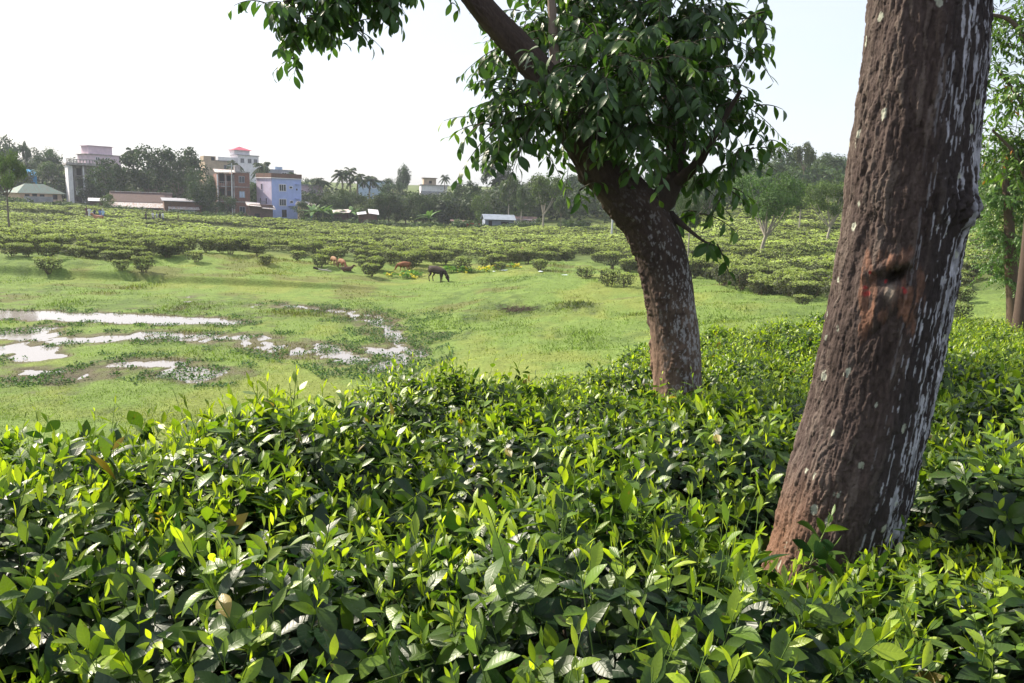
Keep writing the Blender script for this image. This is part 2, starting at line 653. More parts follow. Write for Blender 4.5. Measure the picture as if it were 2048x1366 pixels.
# ------------------------------------------------------------------ the ground sheet (polar grid, one mesh)
def build_ground():
    rr = np.concatenate([[.15], np.geomspace(.3, 18, 120), np.arange(18.12, 62, .13), np.geomspace(62.6, 470, 190)])
    a_f = np.arange(-.74, .7401, .0026)
    a_b = np.linspace(.74, 2*np.pi-.74, 90)[1:-1]
    aa = np.concatenate([a_f, a_b])
    na, nr = len(aa), len(rr)
    A, RR = np.meshgrid(aa, rr)
    x, y = np.sin(A)*RR, np.cos(A)*RR
    x, y = x.ravel(), y.ravel()
    z = ground_z(x, y)
    i, j = np.meshgrid(np.arange(nr-1), np.arange(na), indexing='ij')
    a = i*na+j
    b = i*na+(j+1) % na
    Q = np.stack([a, a+na, b+na, b], -1).reshape(-1, 4)
    T = ground_colour(x, y, z)
    cap = np.arange(na)[None, :]
    return mesh_np('ground', np.stack([x, y, z], 1), [Q, cap], M_GROUND, tint=T)


def ground_colour(x, y, z):
    u = x/np.maximum(y, .5)
    n1 = fbm(x*.15, y*.10, 4, seed=5)
    n2 = fbm(x*.6, y*.45, 4, seed=9)
    n3 = fbm(x*2.6, y*2.0, 3, seed=21)
    g = np.array([.140, .205, .052])[None]*np.ones((len(x), 1))
    dark = np.array([.078, .120, .036])
    yel = np.array([.175, .212, .054])
    k = sstep(-.05, .45, n1*.6+n2*.6)[:, None]
    g = g*(1-k)+yel*k*1.0
    k = sstep(.0, .5, -n1*.5+n2*.35+n3*.4)[:, None]*.75
    g = g*(1-k)+dark*k
    n4 = fbm(x*.30, y*.55, 4, seed=33)
    k = (sstep(.12, .42, n4)*sstep(34, 40, y))[:, None]*.7
    g = g*(1-k)+np.array([.118, .118, .045])*k
    # damp band of low dark weeds along the marsh
    dep, wet = pool_depth(x, y)
    k = (wet*sstep(-.3, .5, n2+.4*n3))[:, None]*.75
    g = g*(1-k)+np.array([.050, .082, .035])*k
    mud = np.array([.115, .092, .072])
    k = (np.maximum(sstep(.03, -.03, z-WATER_Z-.02*n3), .8*sstep(.085, .02, z-WATER_Z-.03*n3)*sstep(.3, .7, wet))*sstep(-3.9, -4.2, z))[:, None]
    g = g*(1-k)+mud*k
    k = (wet*sstep(.35, .7, n1*.5+n3*.7))[:, None]*.7
    g = g*(1-k)+mud*k
    soil = np.array([.060, .043, .030])
    k = sstep(near_edge(u)+1.2, near_edge(u)+.2, y)[:, None]
    g = g*(1-k)+soil*k
    k = (sstep(far_edge(u)+2, far_edge(u)+9, y))[:, None]*.55
    g = g*(1-k)+np.array([.055, .07, .03])*k
    # worn brown patch near the twig heap and the path at the far right
    return np.clip(g, .01, 1)


def ground_material():
    m, t, out = new_mat('ground')
    at_ = nd(t, 'ShaderNodeAttribute', _attribute_name='tint')
    pr = nd(t, 'ShaderNodeBsdfPrincipled', Roughness=.95)
    pr.inputs['Specular IOR Level'].default_value = .1
    tc = nd(t, 'ShaderNodeTexCoord')
    n1 = nd(t, 'ShaderNodeTexNoise', Scale=9.0, Detail=8.0, Roughness=.7)
    n2 = nd(t, 'ShaderNodeTexNoise', Scale=1.1, Detail=6.0, Roughness=.65)
    t.links.new(tc.outputs['Object'], n1.inputs['Vector'])
    t.links.new(tc.outputs['Object'], n2.inputs['Vector'])
    k = mathn(t, 'MULTIPLY', mathn(t, 'ADD', mathn(t, 'MULTIPLY', n1.outputs[0], 1.5), .25), mathn(t, 'ADD', mathn(t, 'MULTIPLY', n2.outputs[0], .8), .6))
    cx = nd(t, 'ShaderNodeCombineColor')
    for i in range(3):
        t.links.new(k, cx.inputs[i])
    t.links.new(mixc(t, 1.0, at_.outputs['Color'], cx.outputs[0], 'MULTIPLY'), pr.inputs['Base Color'])
    bp = nd(t, 'ShaderNodeBump', Strength=.8, Distance=.12)
    t.links.new(n1.outputs[0], bp.inputs['Height'])
    t.links.new(bp.outputs[0], pr.inputs['Normal'])
    t.links.new(pr.outputs[0], out.inputs[0])
    return m


def water_material():
    m, t, out = new_mat('marsh_water')
    pr = nd(t, 'ShaderNodeBsdfPrincipled', Roughness=.06)
    pr.inputs['Base Color'].default_value = (.25, .225, .215, 1)
    pr.inputs['IOR'].default_value = 1.33
    tc = nd(t, 'ShaderNodeTexCoord')
    n1 = nd(t, 'ShaderNodeTexNoise', Scale=5.0, Detail=3.0)
    t.links.new(tc.outputs['Object'], n1.inputs['Vector'])
    bp = nd(t, 'ShaderNodeBump', Strength=.06, Distance=.02)
    t.links.new(n1.outputs[0], bp.inputs['Height'])
    t.links.new(bp.outputs[0], pr.inputs['Normal'])
    t.links.new(pr.outputs[0], out.inputs[0])
    return m


M_GROUND = ground_material()
ground = tag(link('ground', build_ground()), kind='structure')
gx, gy = np.meshgrid(np.linspace(-38, 14, 27), np.linspace(17, 50, 18), indexing='ij')
_n = gx.shape[1]
_i, _j = np.meshgrid(np.arange(26), np.arange(17), indexing='ij')
_a = (_i*_n+_j).ravel()
tag(link('marsh_water', mesh_np('marsh_water', np.stack([gx.ravel(), gy.ravel(), np.full(gx.size, WATER_Z)], 1),
    [np.stack([_a, _a+_n, _a+_n+1, _a+1], 1)], water_material())), kind='structure')

# ------------------------------------------------------------------ tea bushes
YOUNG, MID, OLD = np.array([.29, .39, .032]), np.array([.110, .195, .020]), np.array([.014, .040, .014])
PROF = [.05, .50, .86, 1.0, .88, .52, .03]
PROF_S = [.1, .85, .95, .05]
GA = 2.39996


def shoots(P, axis, ln, r, big=1.0, prof=PROF, nold=4, nyoung=3, vig=None):
    """leafy tea shoots: older leaves low and spreading, small pale ones upright at the tip"""
    n = len(P)
    axis = norm(axis)
    e1 = norm(np.cross(axis, r.normal(size=(n, 3))))
    e2 = np.cross(axis, e1)
    out = []
    vig = np.ones(n) if vig is None else vig
    ph = r.uniform(0, 6.28, n)
    tot = nold+nyoung
    br = r.uniform(.75, 1.25, n)
    for k in range(tot):
        f = k/(tot-1)
        a = ph + GA*k + r.normal(0, .25, n)
        rad = e1*np.cos(a)[:, None] + e2*np.sin(a)[:, None]
        old = k < nold
        open_ = (np.interp(f, [0, .45, .75, 1], [1.35, 1.1, .8, .25]) + r.normal(0, .24, n))
        D = axis*np.cos(open_)[:, None] + rad*np.sin(open_)[:, None]
        N = axis*np.sin(open_)[:, None] - rad*np.cos(open_)[:, None]
        N = N + r.normal(0, .22, (n, 3))
        L = big*np.interp(f, [0, .4, .7, 1], [.102, .094, .066, .038])*r.uniform(.6, 1.28, n)
        Wd = L*np.interp(f, [0, .7, 1], [.45, .42, .25])*r.uniform(.85, 1.15, n)
        base = P + axis*(ln*(.15+.85*f))[:, None]
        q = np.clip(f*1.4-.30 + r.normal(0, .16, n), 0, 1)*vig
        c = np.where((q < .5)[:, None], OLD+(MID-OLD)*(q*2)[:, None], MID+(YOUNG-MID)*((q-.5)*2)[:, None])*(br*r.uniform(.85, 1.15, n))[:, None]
        sick = (r.random(n) < .005)[:, None]
        c = np.where(sick, np.array([.22, .17, .04])*r.uniform(.5, 1.1, n)[:, None], c)
        out.append(leaf_set(base, D, N, L, Wd, prof, r.uniform(-.05, .30, n) if not old else r.uniform(.05, .42, n), r.uniform(.05, .40, n), c))
    return out


def stems(P, Q, r0, tint, nu=3):
    """straight thin stems from P to Q"""
    n = len(P)
    A = norm(Q-P)
    e1 = norm(np.cross(A, np.array([.3, .5, .81])))
    e2 = np.cross(A, e1)
    th = np.arange(nu)/nu*6.2832
    ring = e1[:, None, :]*np.cos(th)[None, :, None]+e2[:, None, :]*np.sin(th)[None, :, None]
    V = np.concatenate([P[:, None, :]+ring*r0, Q[:, None, :]+ring*r0*.6], 1)
    j = np.arange(nu)
    q = np.stack([j, (j+1) % nu, nu+(j+1) % nu, nu+j], 1)
    F = (q[None]+(np.arange(n)*2*nu)[:, None, None]).reshape(-1, 4)
    return V.reshape(-1, 3), F, np.broadcast_to(np.asarray(tint, float), (n*2*nu, 3)), np.zeros((n*2*nu, 2))


def make_bush(seed, near=True, R=.60, H=.75):
    r = np.random.default_rng(seed)
    lump = lambda x, y: .085*vnoise(x*4.5+seed, y*4.5, seed=seed)+.07*vnoise(x*2+seed, y*2, seed=seed+1)
    nt_ = 410 if near else 480
    rad = R*np.sqrt(r.uniform(0, 1, nt_))
    an = r.uniform(0, 6.2832, nt_)
    x, y = rad*np.cos(an), rad*np.sin(an)
    z = H*(1-.22*(rad/R)**4)+lump(x, y)-r.uniform(.10, .22, nt_)
    P = np.stack([x, y, z], 1)
    out_ = np.stack([x, y, x*0], 1)/R
    ax = out_*.55+np.array([0, 0, 1.0])+r.normal(0, .22, (nt_, 3))
    ns = 120
    an = r.uniform(0, 6.2832, ns)
    rr = R*r.uniform(.8, .98, ns)
    P2 = np.stack([rr*np.cos(an), rr*np.sin(an), r.uniform(.22, .88, ns)*H], 1)
    ax2 = np.stack([np.cos(an), np.sin(an), r.uniform(.2, 1.0, ns)], 1)+r.normal(0, .25, (ns, 3))
    prof = PROF if near else PROF_S
    ln = r.uniform(.09, .20, nt_)*np.where(r.random(nt_) < .12, 1.6, 1)
    vig = np.clip(r.normal(.97, .24, nt_), .15, 1.25)
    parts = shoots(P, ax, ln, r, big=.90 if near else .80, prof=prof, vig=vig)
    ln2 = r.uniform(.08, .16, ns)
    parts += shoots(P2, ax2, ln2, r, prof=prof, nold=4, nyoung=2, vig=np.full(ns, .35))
    # old leaves below the plucking table
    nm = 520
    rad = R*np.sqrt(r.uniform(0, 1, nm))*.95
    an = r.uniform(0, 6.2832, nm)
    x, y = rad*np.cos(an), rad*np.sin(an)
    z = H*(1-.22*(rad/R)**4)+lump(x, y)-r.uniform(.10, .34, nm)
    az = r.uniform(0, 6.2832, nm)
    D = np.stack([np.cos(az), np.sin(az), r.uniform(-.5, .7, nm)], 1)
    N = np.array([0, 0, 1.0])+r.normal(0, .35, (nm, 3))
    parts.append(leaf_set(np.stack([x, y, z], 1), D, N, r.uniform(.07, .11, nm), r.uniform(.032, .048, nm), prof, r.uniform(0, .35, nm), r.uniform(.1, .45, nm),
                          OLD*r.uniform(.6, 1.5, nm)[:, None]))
    leaf = mesh_of('foliage', parts, M_TEA)
    sp = [stems(P, P+norm(ax)*ln[:, None], .0018, (.09, .15, .03)), stems(P2, P2+norm(ax2)*ln2[:, None], .0018, (.09, .13, .03))]
    for k in range(16):
        a = r.uniform(0, 6.2832)
        q = R*r.uniform(.3, .85)
        mid = np.array([q*.45*math.cos(a+.3), q*.45*math.sin(a+.3), H*.42])
        tip = np.array([q*math.cos(a), q*math.sin(a), H*.84])
        c = curve([[.04*math.cos(a), .04*math.sin(a), -.25], mid, tip*np.array([1, 1, .9])], 6)
        sp.append(tube(c, np.linspace(.012, .0025, 6), 5, (.085, .062, .045)))
        for _ in range(3):
            b = c[r.integers(2, 5)]
            e = b+np.array([r.normal(0, .14), r.normal(0, .14), r.uniform(.06, .18)])
            sp.append(tube(np.array([b, (b+e)/2+r.normal(0, .012, 3), e]), [.004, .003, .0015], 4, (.10, .075, .05)))
    stem = mesh_of('stem', sp, M_TWIG)
    return leaf, stem


# trunk axes of the two big trees: rows of (px, py, half width px) at their distance
T1_D, T2_D = 2.65, 5.8
T1_PX = [(1600, 1420, 150), (1624, 1290, 124), (1636, 1180, 118), (1661, 1100, 118), (1690, 1000, 121), (1717, 900, 119), (1742, 800, 117), (1761, 700, 117),
         (1788, 560, 119), (1806, 450, 119), (1820, 340, 121), (1838, 200, 120), (1849, 100, 119), (1859, 0, 115), (1863, -120, 116), (1870, -260, 113), (1876, -420, 110)]
T2_PX = [(1366, 960, 66), (1360, 870, 56), (1356, 800, 51), (1352, 700, 51), (1341, 600, 51), (1322, 505, 53), (1287, 435, 50), (1240, 378, 49), (1196, 325, 43), (1152, 252, 42),
         (1102, 172, 34), (1042, 98, 31), (962, 12, 27), (890, -85, 23), (800, -190, 19)]


def axis_world(rows, d, lean=1.0, dy=None):
    P, rad = [], []
    for i, (px, py, hw) in enumerate(rows):
        dd = d + (dy[i] if dy is not None else 0)
        p = at(px, py, dd)
        depth = (p-np.array([0, 0, EYE]))@_fwd
        P.append(p)
        rad.append(hw*lean/FPX*depth)
    return np.array(P), np.array(rad)


T1_P, T1_R = axis_world(T1_PX, T1_D, .945)
T2_P, T2_R = axis_world(T2_PX, T2_D, .925)

near_meshes = [make_bush(100+i, True) for i in range(5)]
far_meshes = [make_bush(200+i, False) for i in range(4)]


def near_label(x, y, px):
    if y < 1.7:
        if px < 500:
            return 'glossy tea bush at the bottom corner with dark shaded leaves and pale shoot tips', 'tea bushes in the shaded bottom corner'
        if px < 1350:
            return 'close glossy tea bush in the lowest row, big dark leaves and fresh green shoots', 'tea bushes in the lowest row'
        return 'close tea bush at the foot of the thick leaning trunk, large pale-edged leaves', 'tea bushes at the foot of the leaning trunk'
    if y < 3.0:
        if px < 700:
            return 'dark leaved tea bush with yellow-green tips in the second row above the marsh', 'tea bushes in the second row above the marsh'
        if px < 1450:
            return 'bright tipped tea bush in the middle of the near hedge', 'tea bushes in the middle of the near hedge'
        return 'bright tea bush beside the thick leaning trunk, halfway up its base', 'tea bushes beside the leaning trunk'
    if px < 850:
        return 'tea bush along the hedge edge directly above the wet grass', 'tea bushes along the edge above the wet grass'
    if y < 6.2:
        if px < 1500:
            return 'dense tea bush in front of the curved tree trunk', 'tea bushes in front of the curved trunk'
        return 'sunlit tea bush in the slope behind the leaning trunk', 'tea bushes on the slope behind the leaning trunk'
    if px < 1300:
        return 'small looking tea bush on the hedge crest by the curved trunk', 'tea bushes on the crest by the curved trunk'
    if px < 1800:
        return 'sunlit tea bush on the hedge crest between the two big trunks', 'tea bushes on the crest between the trunks'
    return 'light green tea bush on the crest beyond the leaning trunk, towards the feathery tree', 'tea bushes on the crest beyond the leaning trunk'


def place_near_bushes():
    n = 0
    row = 0
    y = .75
    while y < 13.5:
        stepx = .92
        x0 = -.82*y-1.4
        k = 0
        x = x0 + (row % 2)*stepx*.5
        while x < .80*y+1.6:
            bx, by = x+rng.normal(0, .09), y+rng.normal(0, .08)
            x += stepx
            u = bx/by
            if by > near_edge(np.clip(u, -.8, .8))+.05 or by < .55:
                continue
            # a footpath width is left open beside the camera and around the trunk
            if math.hypot(bx-T1_P[1][0], by-T1_D) < .42 or math.hypot(bx-T2_P[1][0], by-T2_D) < .40:
                continue
            z = gz(bx, by)
            near = by < 4.2
            ms = (near_meshes if near else far_meshes)[int(rng.integers(0, 5 if near else 4))]
            px, py = px_of([bx, by, z+.7])
            lab, grp = near_label(bx, by, px)
            e = empty('tea_bush', (bx, by, z), rng.uniform(0, 6.28), lab, 'tea bush', grp)
            s_ = rng.uniform(.93, 1.07)
            hz = rng.uniform(.90, 1.10)
            # lower growth round the foot of the leaning trunk
            dt = math.hypot(bx-T1_P[1][0], by-T1_D)
            if dt < 1.25 and by < T1_D:
                low = bx < T1_P[1][0]+.12
                hz *= .78 if low else .82
                e.location.z -= .17 if low else .05
            if px < 700 and by < 1.5:
                hz *= .76
            if math.hypot(bx-T2_P[1][0], by-T2_D) < 1.2 and by < T2_D:
                hz *= .88
            e.scale = (s_, s_, hz)
            link('foliage', ms[0], e)
            link('stem', ms[1], e)
            n += 1
        y += .74 if row % 2 else 1.02
        row += 1
    # growth that closes round the foot of the leaning trunk
    for dx, dy, hz in ((-.66, -.20, .58), (-.40, -.56, .42), (.44, -.42, .66)):
        bx, by = T1_P[1][0]+dx, T1_D+dy
        z = gz(bx, by)
        lab, grp = near_label(bx, by, px_of([bx, by, z+.7])[0])
        e = empty('tea_bush', (bx, by, z), dx*5, lab, 'tea bush', grp)
        e.scale = (.78, .78, hz)
        link('foliage', near_meshes[n % 5][0], e)
        link('stem', near_meshes[n % 5][1], e)
        n += 1
    return n


N_NEAR = place_near_bushes()
print('near bushes', N_NEAR)


# ------------------------------------------------------------------ big trunks
def trunk_grid(P, rad, nu, ns, disp, colour, sharpen=None):
    """a trunk skin round a curved axis; disp and colour get (theta, s, px, py, front)"""
    C = curve(np.column_stack([P, rad]), 400)
    seg = np.concatenate([[0], np.cumsum(np.linalg.norm(np.diff(C[:, :3], axis=0), axis=1))])
    s = np.linspace(0, seg[-1], ns)
    C = np.stack([np.interp(s, seg, C[:, k]) for k in range(4)], 1)
    c, r = C[:, :3], C[:, 3]
    T = norm(np.gradient(c, axis=0))
    ref = norm(np.array([-P[1][0], -P[1][1], 0]))
    e1 = norm(ref - T*(T@ref)[:, None])
    e2 = np.cross(T, e1)
    th = np.arange(nu)/nu*2*np.pi - np.pi
    TH, SS = np.meshgrid(th, s)
    dirs = np.cos(TH)[..., None]*e1[:, None, :]+np.sin(TH)[..., None]*e2[:, None, :]
    V0 = c[:, None, :]+r[:, None, None]*dirs
    px, py = px_of(V0.reshape(-1, 3))
    px, py = px.reshape(TH.shape), py.reshape(TH.shape)
    front = np.cos(TH)
    h = disp(TH, SS, px, py, front, r)
    V = V0+dirs*h[..., None]
    col = colour(TH, SS, px, py, front, h)
    i, j = np.meshgrid(np.arange(ns-1), np.arange(nu), indexing='ij')
    a = (i*nu+j).ravel()
    b = (i*nu+(j+1) % nu).ravel()
    Q = np.stack([a, b, b+nu, a+nu], 1)
    cap = ((ns-1)*nu+np.arange(nu))[None, :]
    return V.reshape(-1, 3), [Q, cap], col.reshape(-1, 3)


def g2(px, py, cx, cy, sx, sy, rot=0):
    c, s = math.cos(rot), math.sin(rot)
    x, y = (px-cx)*c+(py-cy)*s, -(px-cx)*s+(py-cy)*c
    return np.exp(-(x/sx)**2-(y/sy)**2)


_st = {}


def bark1_disp(TH, SS, px, py, front, r):
    R0 = .21
    u = TH*R0                      # metres round the trunk, period 2*pi*R0
    P = 2*np.pi*R0
    wx = .020*fbm(TH/(2*np.pi)*40, SS*14, 3, 31, perx=40)
    wy = .05*fbm(TH/(2*np.pi)*24, SS*7, 3, 37, perx=24)
    nx = 84
    X = (TH/(2*np.pi)+wx/P)*nx
    f1, f2, rid, oy = worley(X, (SS+wy)*6.0, 5, perx=nx)
    crack = sstep(.16, .0, f2-f1)
    nx2 = 170
    X2 = (TH/(2*np.pi)+wx*.6/P)*nx2
    g1, g2_, rid2, oy2 = worley(X2, (SS+wy)*15, 8, perx=nx2)
    crack2 = sstep(.2, .0, g2_-g1)
    lo = fbm(TH/(2*np.pi)*10, SS*2.2, 4, 51, perx=10)
    fine = fbm(TH/(2*np.pi)*150, SS*42, 4, 55, perx=150)
    ridge = fbm(TH/(2*np.pi)*36, SS*2.6, 4, 57, perx=36)
    # loose flakes: more of them on the left flank
    flaky = sstep(.66, .84, rid+.35*lo+.16*sstep(-.2, -1.1, TH))
    plate = flaky*(.0032+.0045*np.clip(-oy, -.5, .5))*sstep(.02, .22, f2-f1)
    plate2 = (rid2-.5)*.0024+.0030*np.clip(-oy2, -.5, .5)
    v1 = (fbm(TH/(2*np.pi)*24+wx*30, SS*4.5+wy, 6, 63, perx=24)+1)*8
    v2 = (fbm(TH/(2*np.pi)*64+wx*30, SS*11+wy, 5, 67, perx=64)+1)*5
    e1, e2 = v1-np.floor(v1), v2-np.floor(v2)
    lay = (np.floor(v1)+sstep(0, .16, e1)-8)*.0012+(np.floor(v2)+sstep(0, .22, e2)-5)*.0011
    edge = np.maximum(sstep(.0, .08, e1)*sstep(.30, .12, e1), .7*sstep(.0, .1, e2)*sstep(.34, .14, e2))
    smooth_r = sstep(.35, .8, TH)*sstep(2.6, 2.0, TH)       # the right flank is smoother, with long furrows
    h = lo*.005+fine*.0034+fbm(TH/(2*np.pi)*90, SS*12, 4, 59, perx=90)*.0034+(plate*.8+plate2*.4+lay-crack*.0018*flaky-crack2*.0006)*(1-.7*smooth_r)
    fur = fbm(TH/(2*np.pi)*60, SS*1.5, 4, 71, perx=60)
    h = h+ridge*.004 + smooth_r*(-.004*sstep(.05, .3, np.abs(fur))+.002+.003*fine)
    on = (front > -.2)
    # old branch scar: swollen lips round a dark hollow, with long folds under it
    h = h-on*.055*g2(px, py, 1793, 552, 25, 12, -.35)
    h = h+on*(.012*g2(px, py, 1768, 532, 40, 12, -.45)+.012*g2(px, py, 1788, 596, 22, 22)+.010*g2(px, py, 1750, 620, 10, 46, .1)+.006*g2(px, py, 1726, 590, 7, 60, .05)
              + .007*g2(px, py, 1828, 590, 9, 40))
    h = h-on*.010*g2(px, py, 1755, 660, 40, 5, -.75)
    # burl on the right flank
    h = h+(.028*g2(TH*100, py, 95, 425, 36, 30)+.014*g2(TH*100, py, 95, 385, 40, 50))*(1+.5*fine+.8*lo)
    # flare and buttress at the foot
    h = h+.012*sstep(1080, 1300, py)*(.5+.5*np.sin(TH*3+.6))
    _st.update(crack=crack, crack2=crack2, rid=rid, flaky=flaky, fine=fine, lo=lo, smooth=smooth_r, fur=fur, rid2=rid2, edge=edge)
    return h


def bark1_col(TH, SS, px, py, front, h):
    s = _st
    base = np.array([.076, .056, .051])
    c = np.ones(TH.shape+(3,))*base
    v = .85+.35*s['lo']+.35*s['fine']+.25*(s['rid']-.5)
    c = c*np.clip(v, .4, 1.7)[..., None]
    k = (s['flaky']*(1-s['crack'])*.35)[..., None]
    c = c*(1-k)+np.array([.165, .135, .115])*k
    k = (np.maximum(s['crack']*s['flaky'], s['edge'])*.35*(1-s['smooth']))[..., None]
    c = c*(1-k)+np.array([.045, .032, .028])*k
    # warm sunlit tone painted low on the left flank
    k = (sstep(900, 1100, py)*sstep(.1, -1.0, TH)*.55)[..., None]
    c = c*(1-k)+np.array([.22, .115, .068])*k
    # right flank coloured near black, with streaks of white lime
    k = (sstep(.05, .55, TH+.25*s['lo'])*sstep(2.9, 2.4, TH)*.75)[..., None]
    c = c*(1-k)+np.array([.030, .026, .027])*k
    st = fbm(TH/(2*np.pi)*190, SS*6.5, 4, 83, perx=190)+.25*fbm(TH/(2*np.pi)*34, SS*1.4, 2, 89, perx=34)
    brk = fbm(TH/(2*np.pi)*150, SS*26, 4, 97, perx=150)
    amt = sstep(.35, 1.05, TH)*sstep(2.7, 2.2, TH)
    k = (sstep(.17-.13*amt, .27-.13*amt, st+.55*brk-.25*(1-amt))*sstep(.05, .55, TH)*sstep(2.8, 2.4, TH))[..., None]*.8
    c = c*(1-k)+(np.array([.34, .34, .38])*(1+.9*brk)[..., None])*k
    # scattered pale lichen
    f1, f2, rid, oy = worley(TH/(2*np.pi)*46, SS*22, 29, perx=46)
    k = (sstep(.30, .22, f1+.35*s['fine']+.25*vnoise(TH*9, SS*30))*(rid > .955))[..., None]*.7
    c = c*(1-k)+np.array([.42, .44, .36])*k
    on = (front > -.1)[..., None]
    # ochre and vermilion rubbed round the scar
    sc = fbm(TH/(2*np.pi)*110, SS*20, 3, 61, perx=110)
    for cx, cy, sx, sy, rot, a in ((1727, 600, 8, 62, .06, .8), (1742, 560, 10, 55, -.12, .55), (1738, 640, 8, 40, .12, .7), (1812, 600, 20, 40, 0, .55), (1800, 515, 26, 14, -.5, .45),
                                   (1768, 520, 12, 20, 0, .35), (1818, 640, 12, 34, -.2, .5), (1764, 630, 9, 22, .2, .45), (1842, 575, 10, 40, 0, .3)):
        gg = g2(px, py, cx, cy, sx*1.25, sy*1.2, rot)
        k = (sstep(.30, .75, gg*(.75+.5*a)+(.75*sc+.25*s['fine'])*np.sqrt(gg))*(.28+.40*a))[..., None]*on
        c = c*(1-k)+np.array([.190, .095, .062])*(1+.6*s['fine'][..., None])*k
    k = (np.clip(g2(px, py, 1781, 583, 9, 14)*.7, 0, 1))[..., None]*on
    c = c*(1-k)+np.array([.30, .25, .20])*k
    k = (sstep(.35, .8, g2(px, py, 1793, 552, 30, 14, -.35)+.3*sc))[..., None]*on*.9
    c = c*(1-k)+np.array([.022, .018, .014])*k
    for cx, cy, rr in ((1734, 587, 8), (1731, 575, 5), (1741, 545, 5), (1808, 582, 7), (1806, 576, 4), (1769, 563, 4)):
        k = (sstep(.35, .7, g2(px, py, cx, cy, rr*.9, rr)+.6*sc)*g2(px, py, cx, cy, rr*1.6, rr*1.8)*.7)[..., None]*on
        c = c*(1-k)+np.array([.34, .030, .034])*k
    return np.clip(c, .008, .8)


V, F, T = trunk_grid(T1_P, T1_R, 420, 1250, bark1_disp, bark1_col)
tree1 = empty('shade_tree', (T1_P[1][0], T1_D, gz(T1_P[1][0], T1_D)), 0, 'thick leaning tree trunk with flaking brown bark, white streaks and a red smeared scar', 'tree')


def part_at(name, me, root):
    """world-space mesh hung under a root that stands elsewhere"""
    o = link(name, me, root)
    o.matrix_parent_inverse = Matrix.Translation(root.location).inverted()
    return o


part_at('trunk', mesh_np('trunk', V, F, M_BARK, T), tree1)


def bark2_disp(TH, SS, px, py, front, r):
    fine = fbm(TH/(2*np.pi)*60, SS*34, 5, 155, perx=60)
    lo = fbm(TH/(2*np.pi)*8, SS*2.4, 4, 151, perx=8)
    ridge = fbm(TH/(2*np.pi)*22, SS*6, 4, 157, perx=22)
    crust = sstep(.05, .4, fbm(TH/(2*np.pi)*16, SS*5, 4, 161, perx=16)+.5*g2(px, py, 1275, 480, 60, 110))*sstep(1.2, -.4, TH)
    h = lo*.012+fine*.004+ridge*.007+crust*.012*(1+fine)
    h = h+.05*g2(px, py, 1162, 362, 16, 18)
    h = h+.03*sstep(760, 900, py)*(.5+.5*np.sin(TH*4))
    _st.update(fine=fine, lo=lo, crust=crust)
    return h*np.clip(r/.18, .3, 1.1)[:, None]


def bark2_col(TH, SS, px, py, front, h):
    s = _st
    c = np.ones(TH.shape+(3,))*np.array([.125, .088, .070])
    c = c*np.clip(.9+.5*s['lo']+.5*s['fine'], .4, 1.7)[..., None]
    k = (s['crust']*.6)[..., None]
    c = c*(1-k)+np.array([.055, .036, .028])*k
    k = (sstep(640, 540, py)*.75)[..., None]  # upper trunk darkened in colour, standing in for its backlit silhouette
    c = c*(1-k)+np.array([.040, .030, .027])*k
    k = (sstep(.2, -.9, TH)*sstep(620, 740, py)*.5)[..., None]  # sunlit warmth of the lower left edge painted into the bark colour
    c = c*(1-k)+np.array([.24, .15, .105])*k
    sp = fbm(TH/(2*np.pi)*80, SS*34, 5, 171, perx=80)
    br = fbm(TH/(2*np.pi)*6, SS*1.6, 3, 175, perx=6)
    k = (sstep(.20, .45, sp+.45*br+.16*sstep(.0, .6, TH)*sstep(1.6, .9, TH)-.12)*sstep(-.9, .2, TH)*sstep(330, 520, py))[..., None]*.7
    c = c*(1-k)+np.array([.34, .33, .34])*k
    return np.clip(c, .008, .8)


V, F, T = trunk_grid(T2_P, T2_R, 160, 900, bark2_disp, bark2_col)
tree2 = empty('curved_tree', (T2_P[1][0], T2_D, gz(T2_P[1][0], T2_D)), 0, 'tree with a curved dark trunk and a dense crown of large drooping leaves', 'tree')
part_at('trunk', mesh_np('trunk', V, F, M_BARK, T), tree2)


# ------------------------------------------------------------------ leafy crowns near the camera
def limb(rows, d, root, name='limb', dy=None, nu=10, tint=(.055, .042, .036)):
    P, rad = axis_world(rows, d, .97, dy)
    C = curve(np.column_stack([P, rad]), 40)
    part_at(name, mesh_of(name, [tube(C[:, :3], C[:, 3]*(1+.06*np.sin(np.arange(40)*1.7)), nu, tint)], M_BARK), root)
    return C


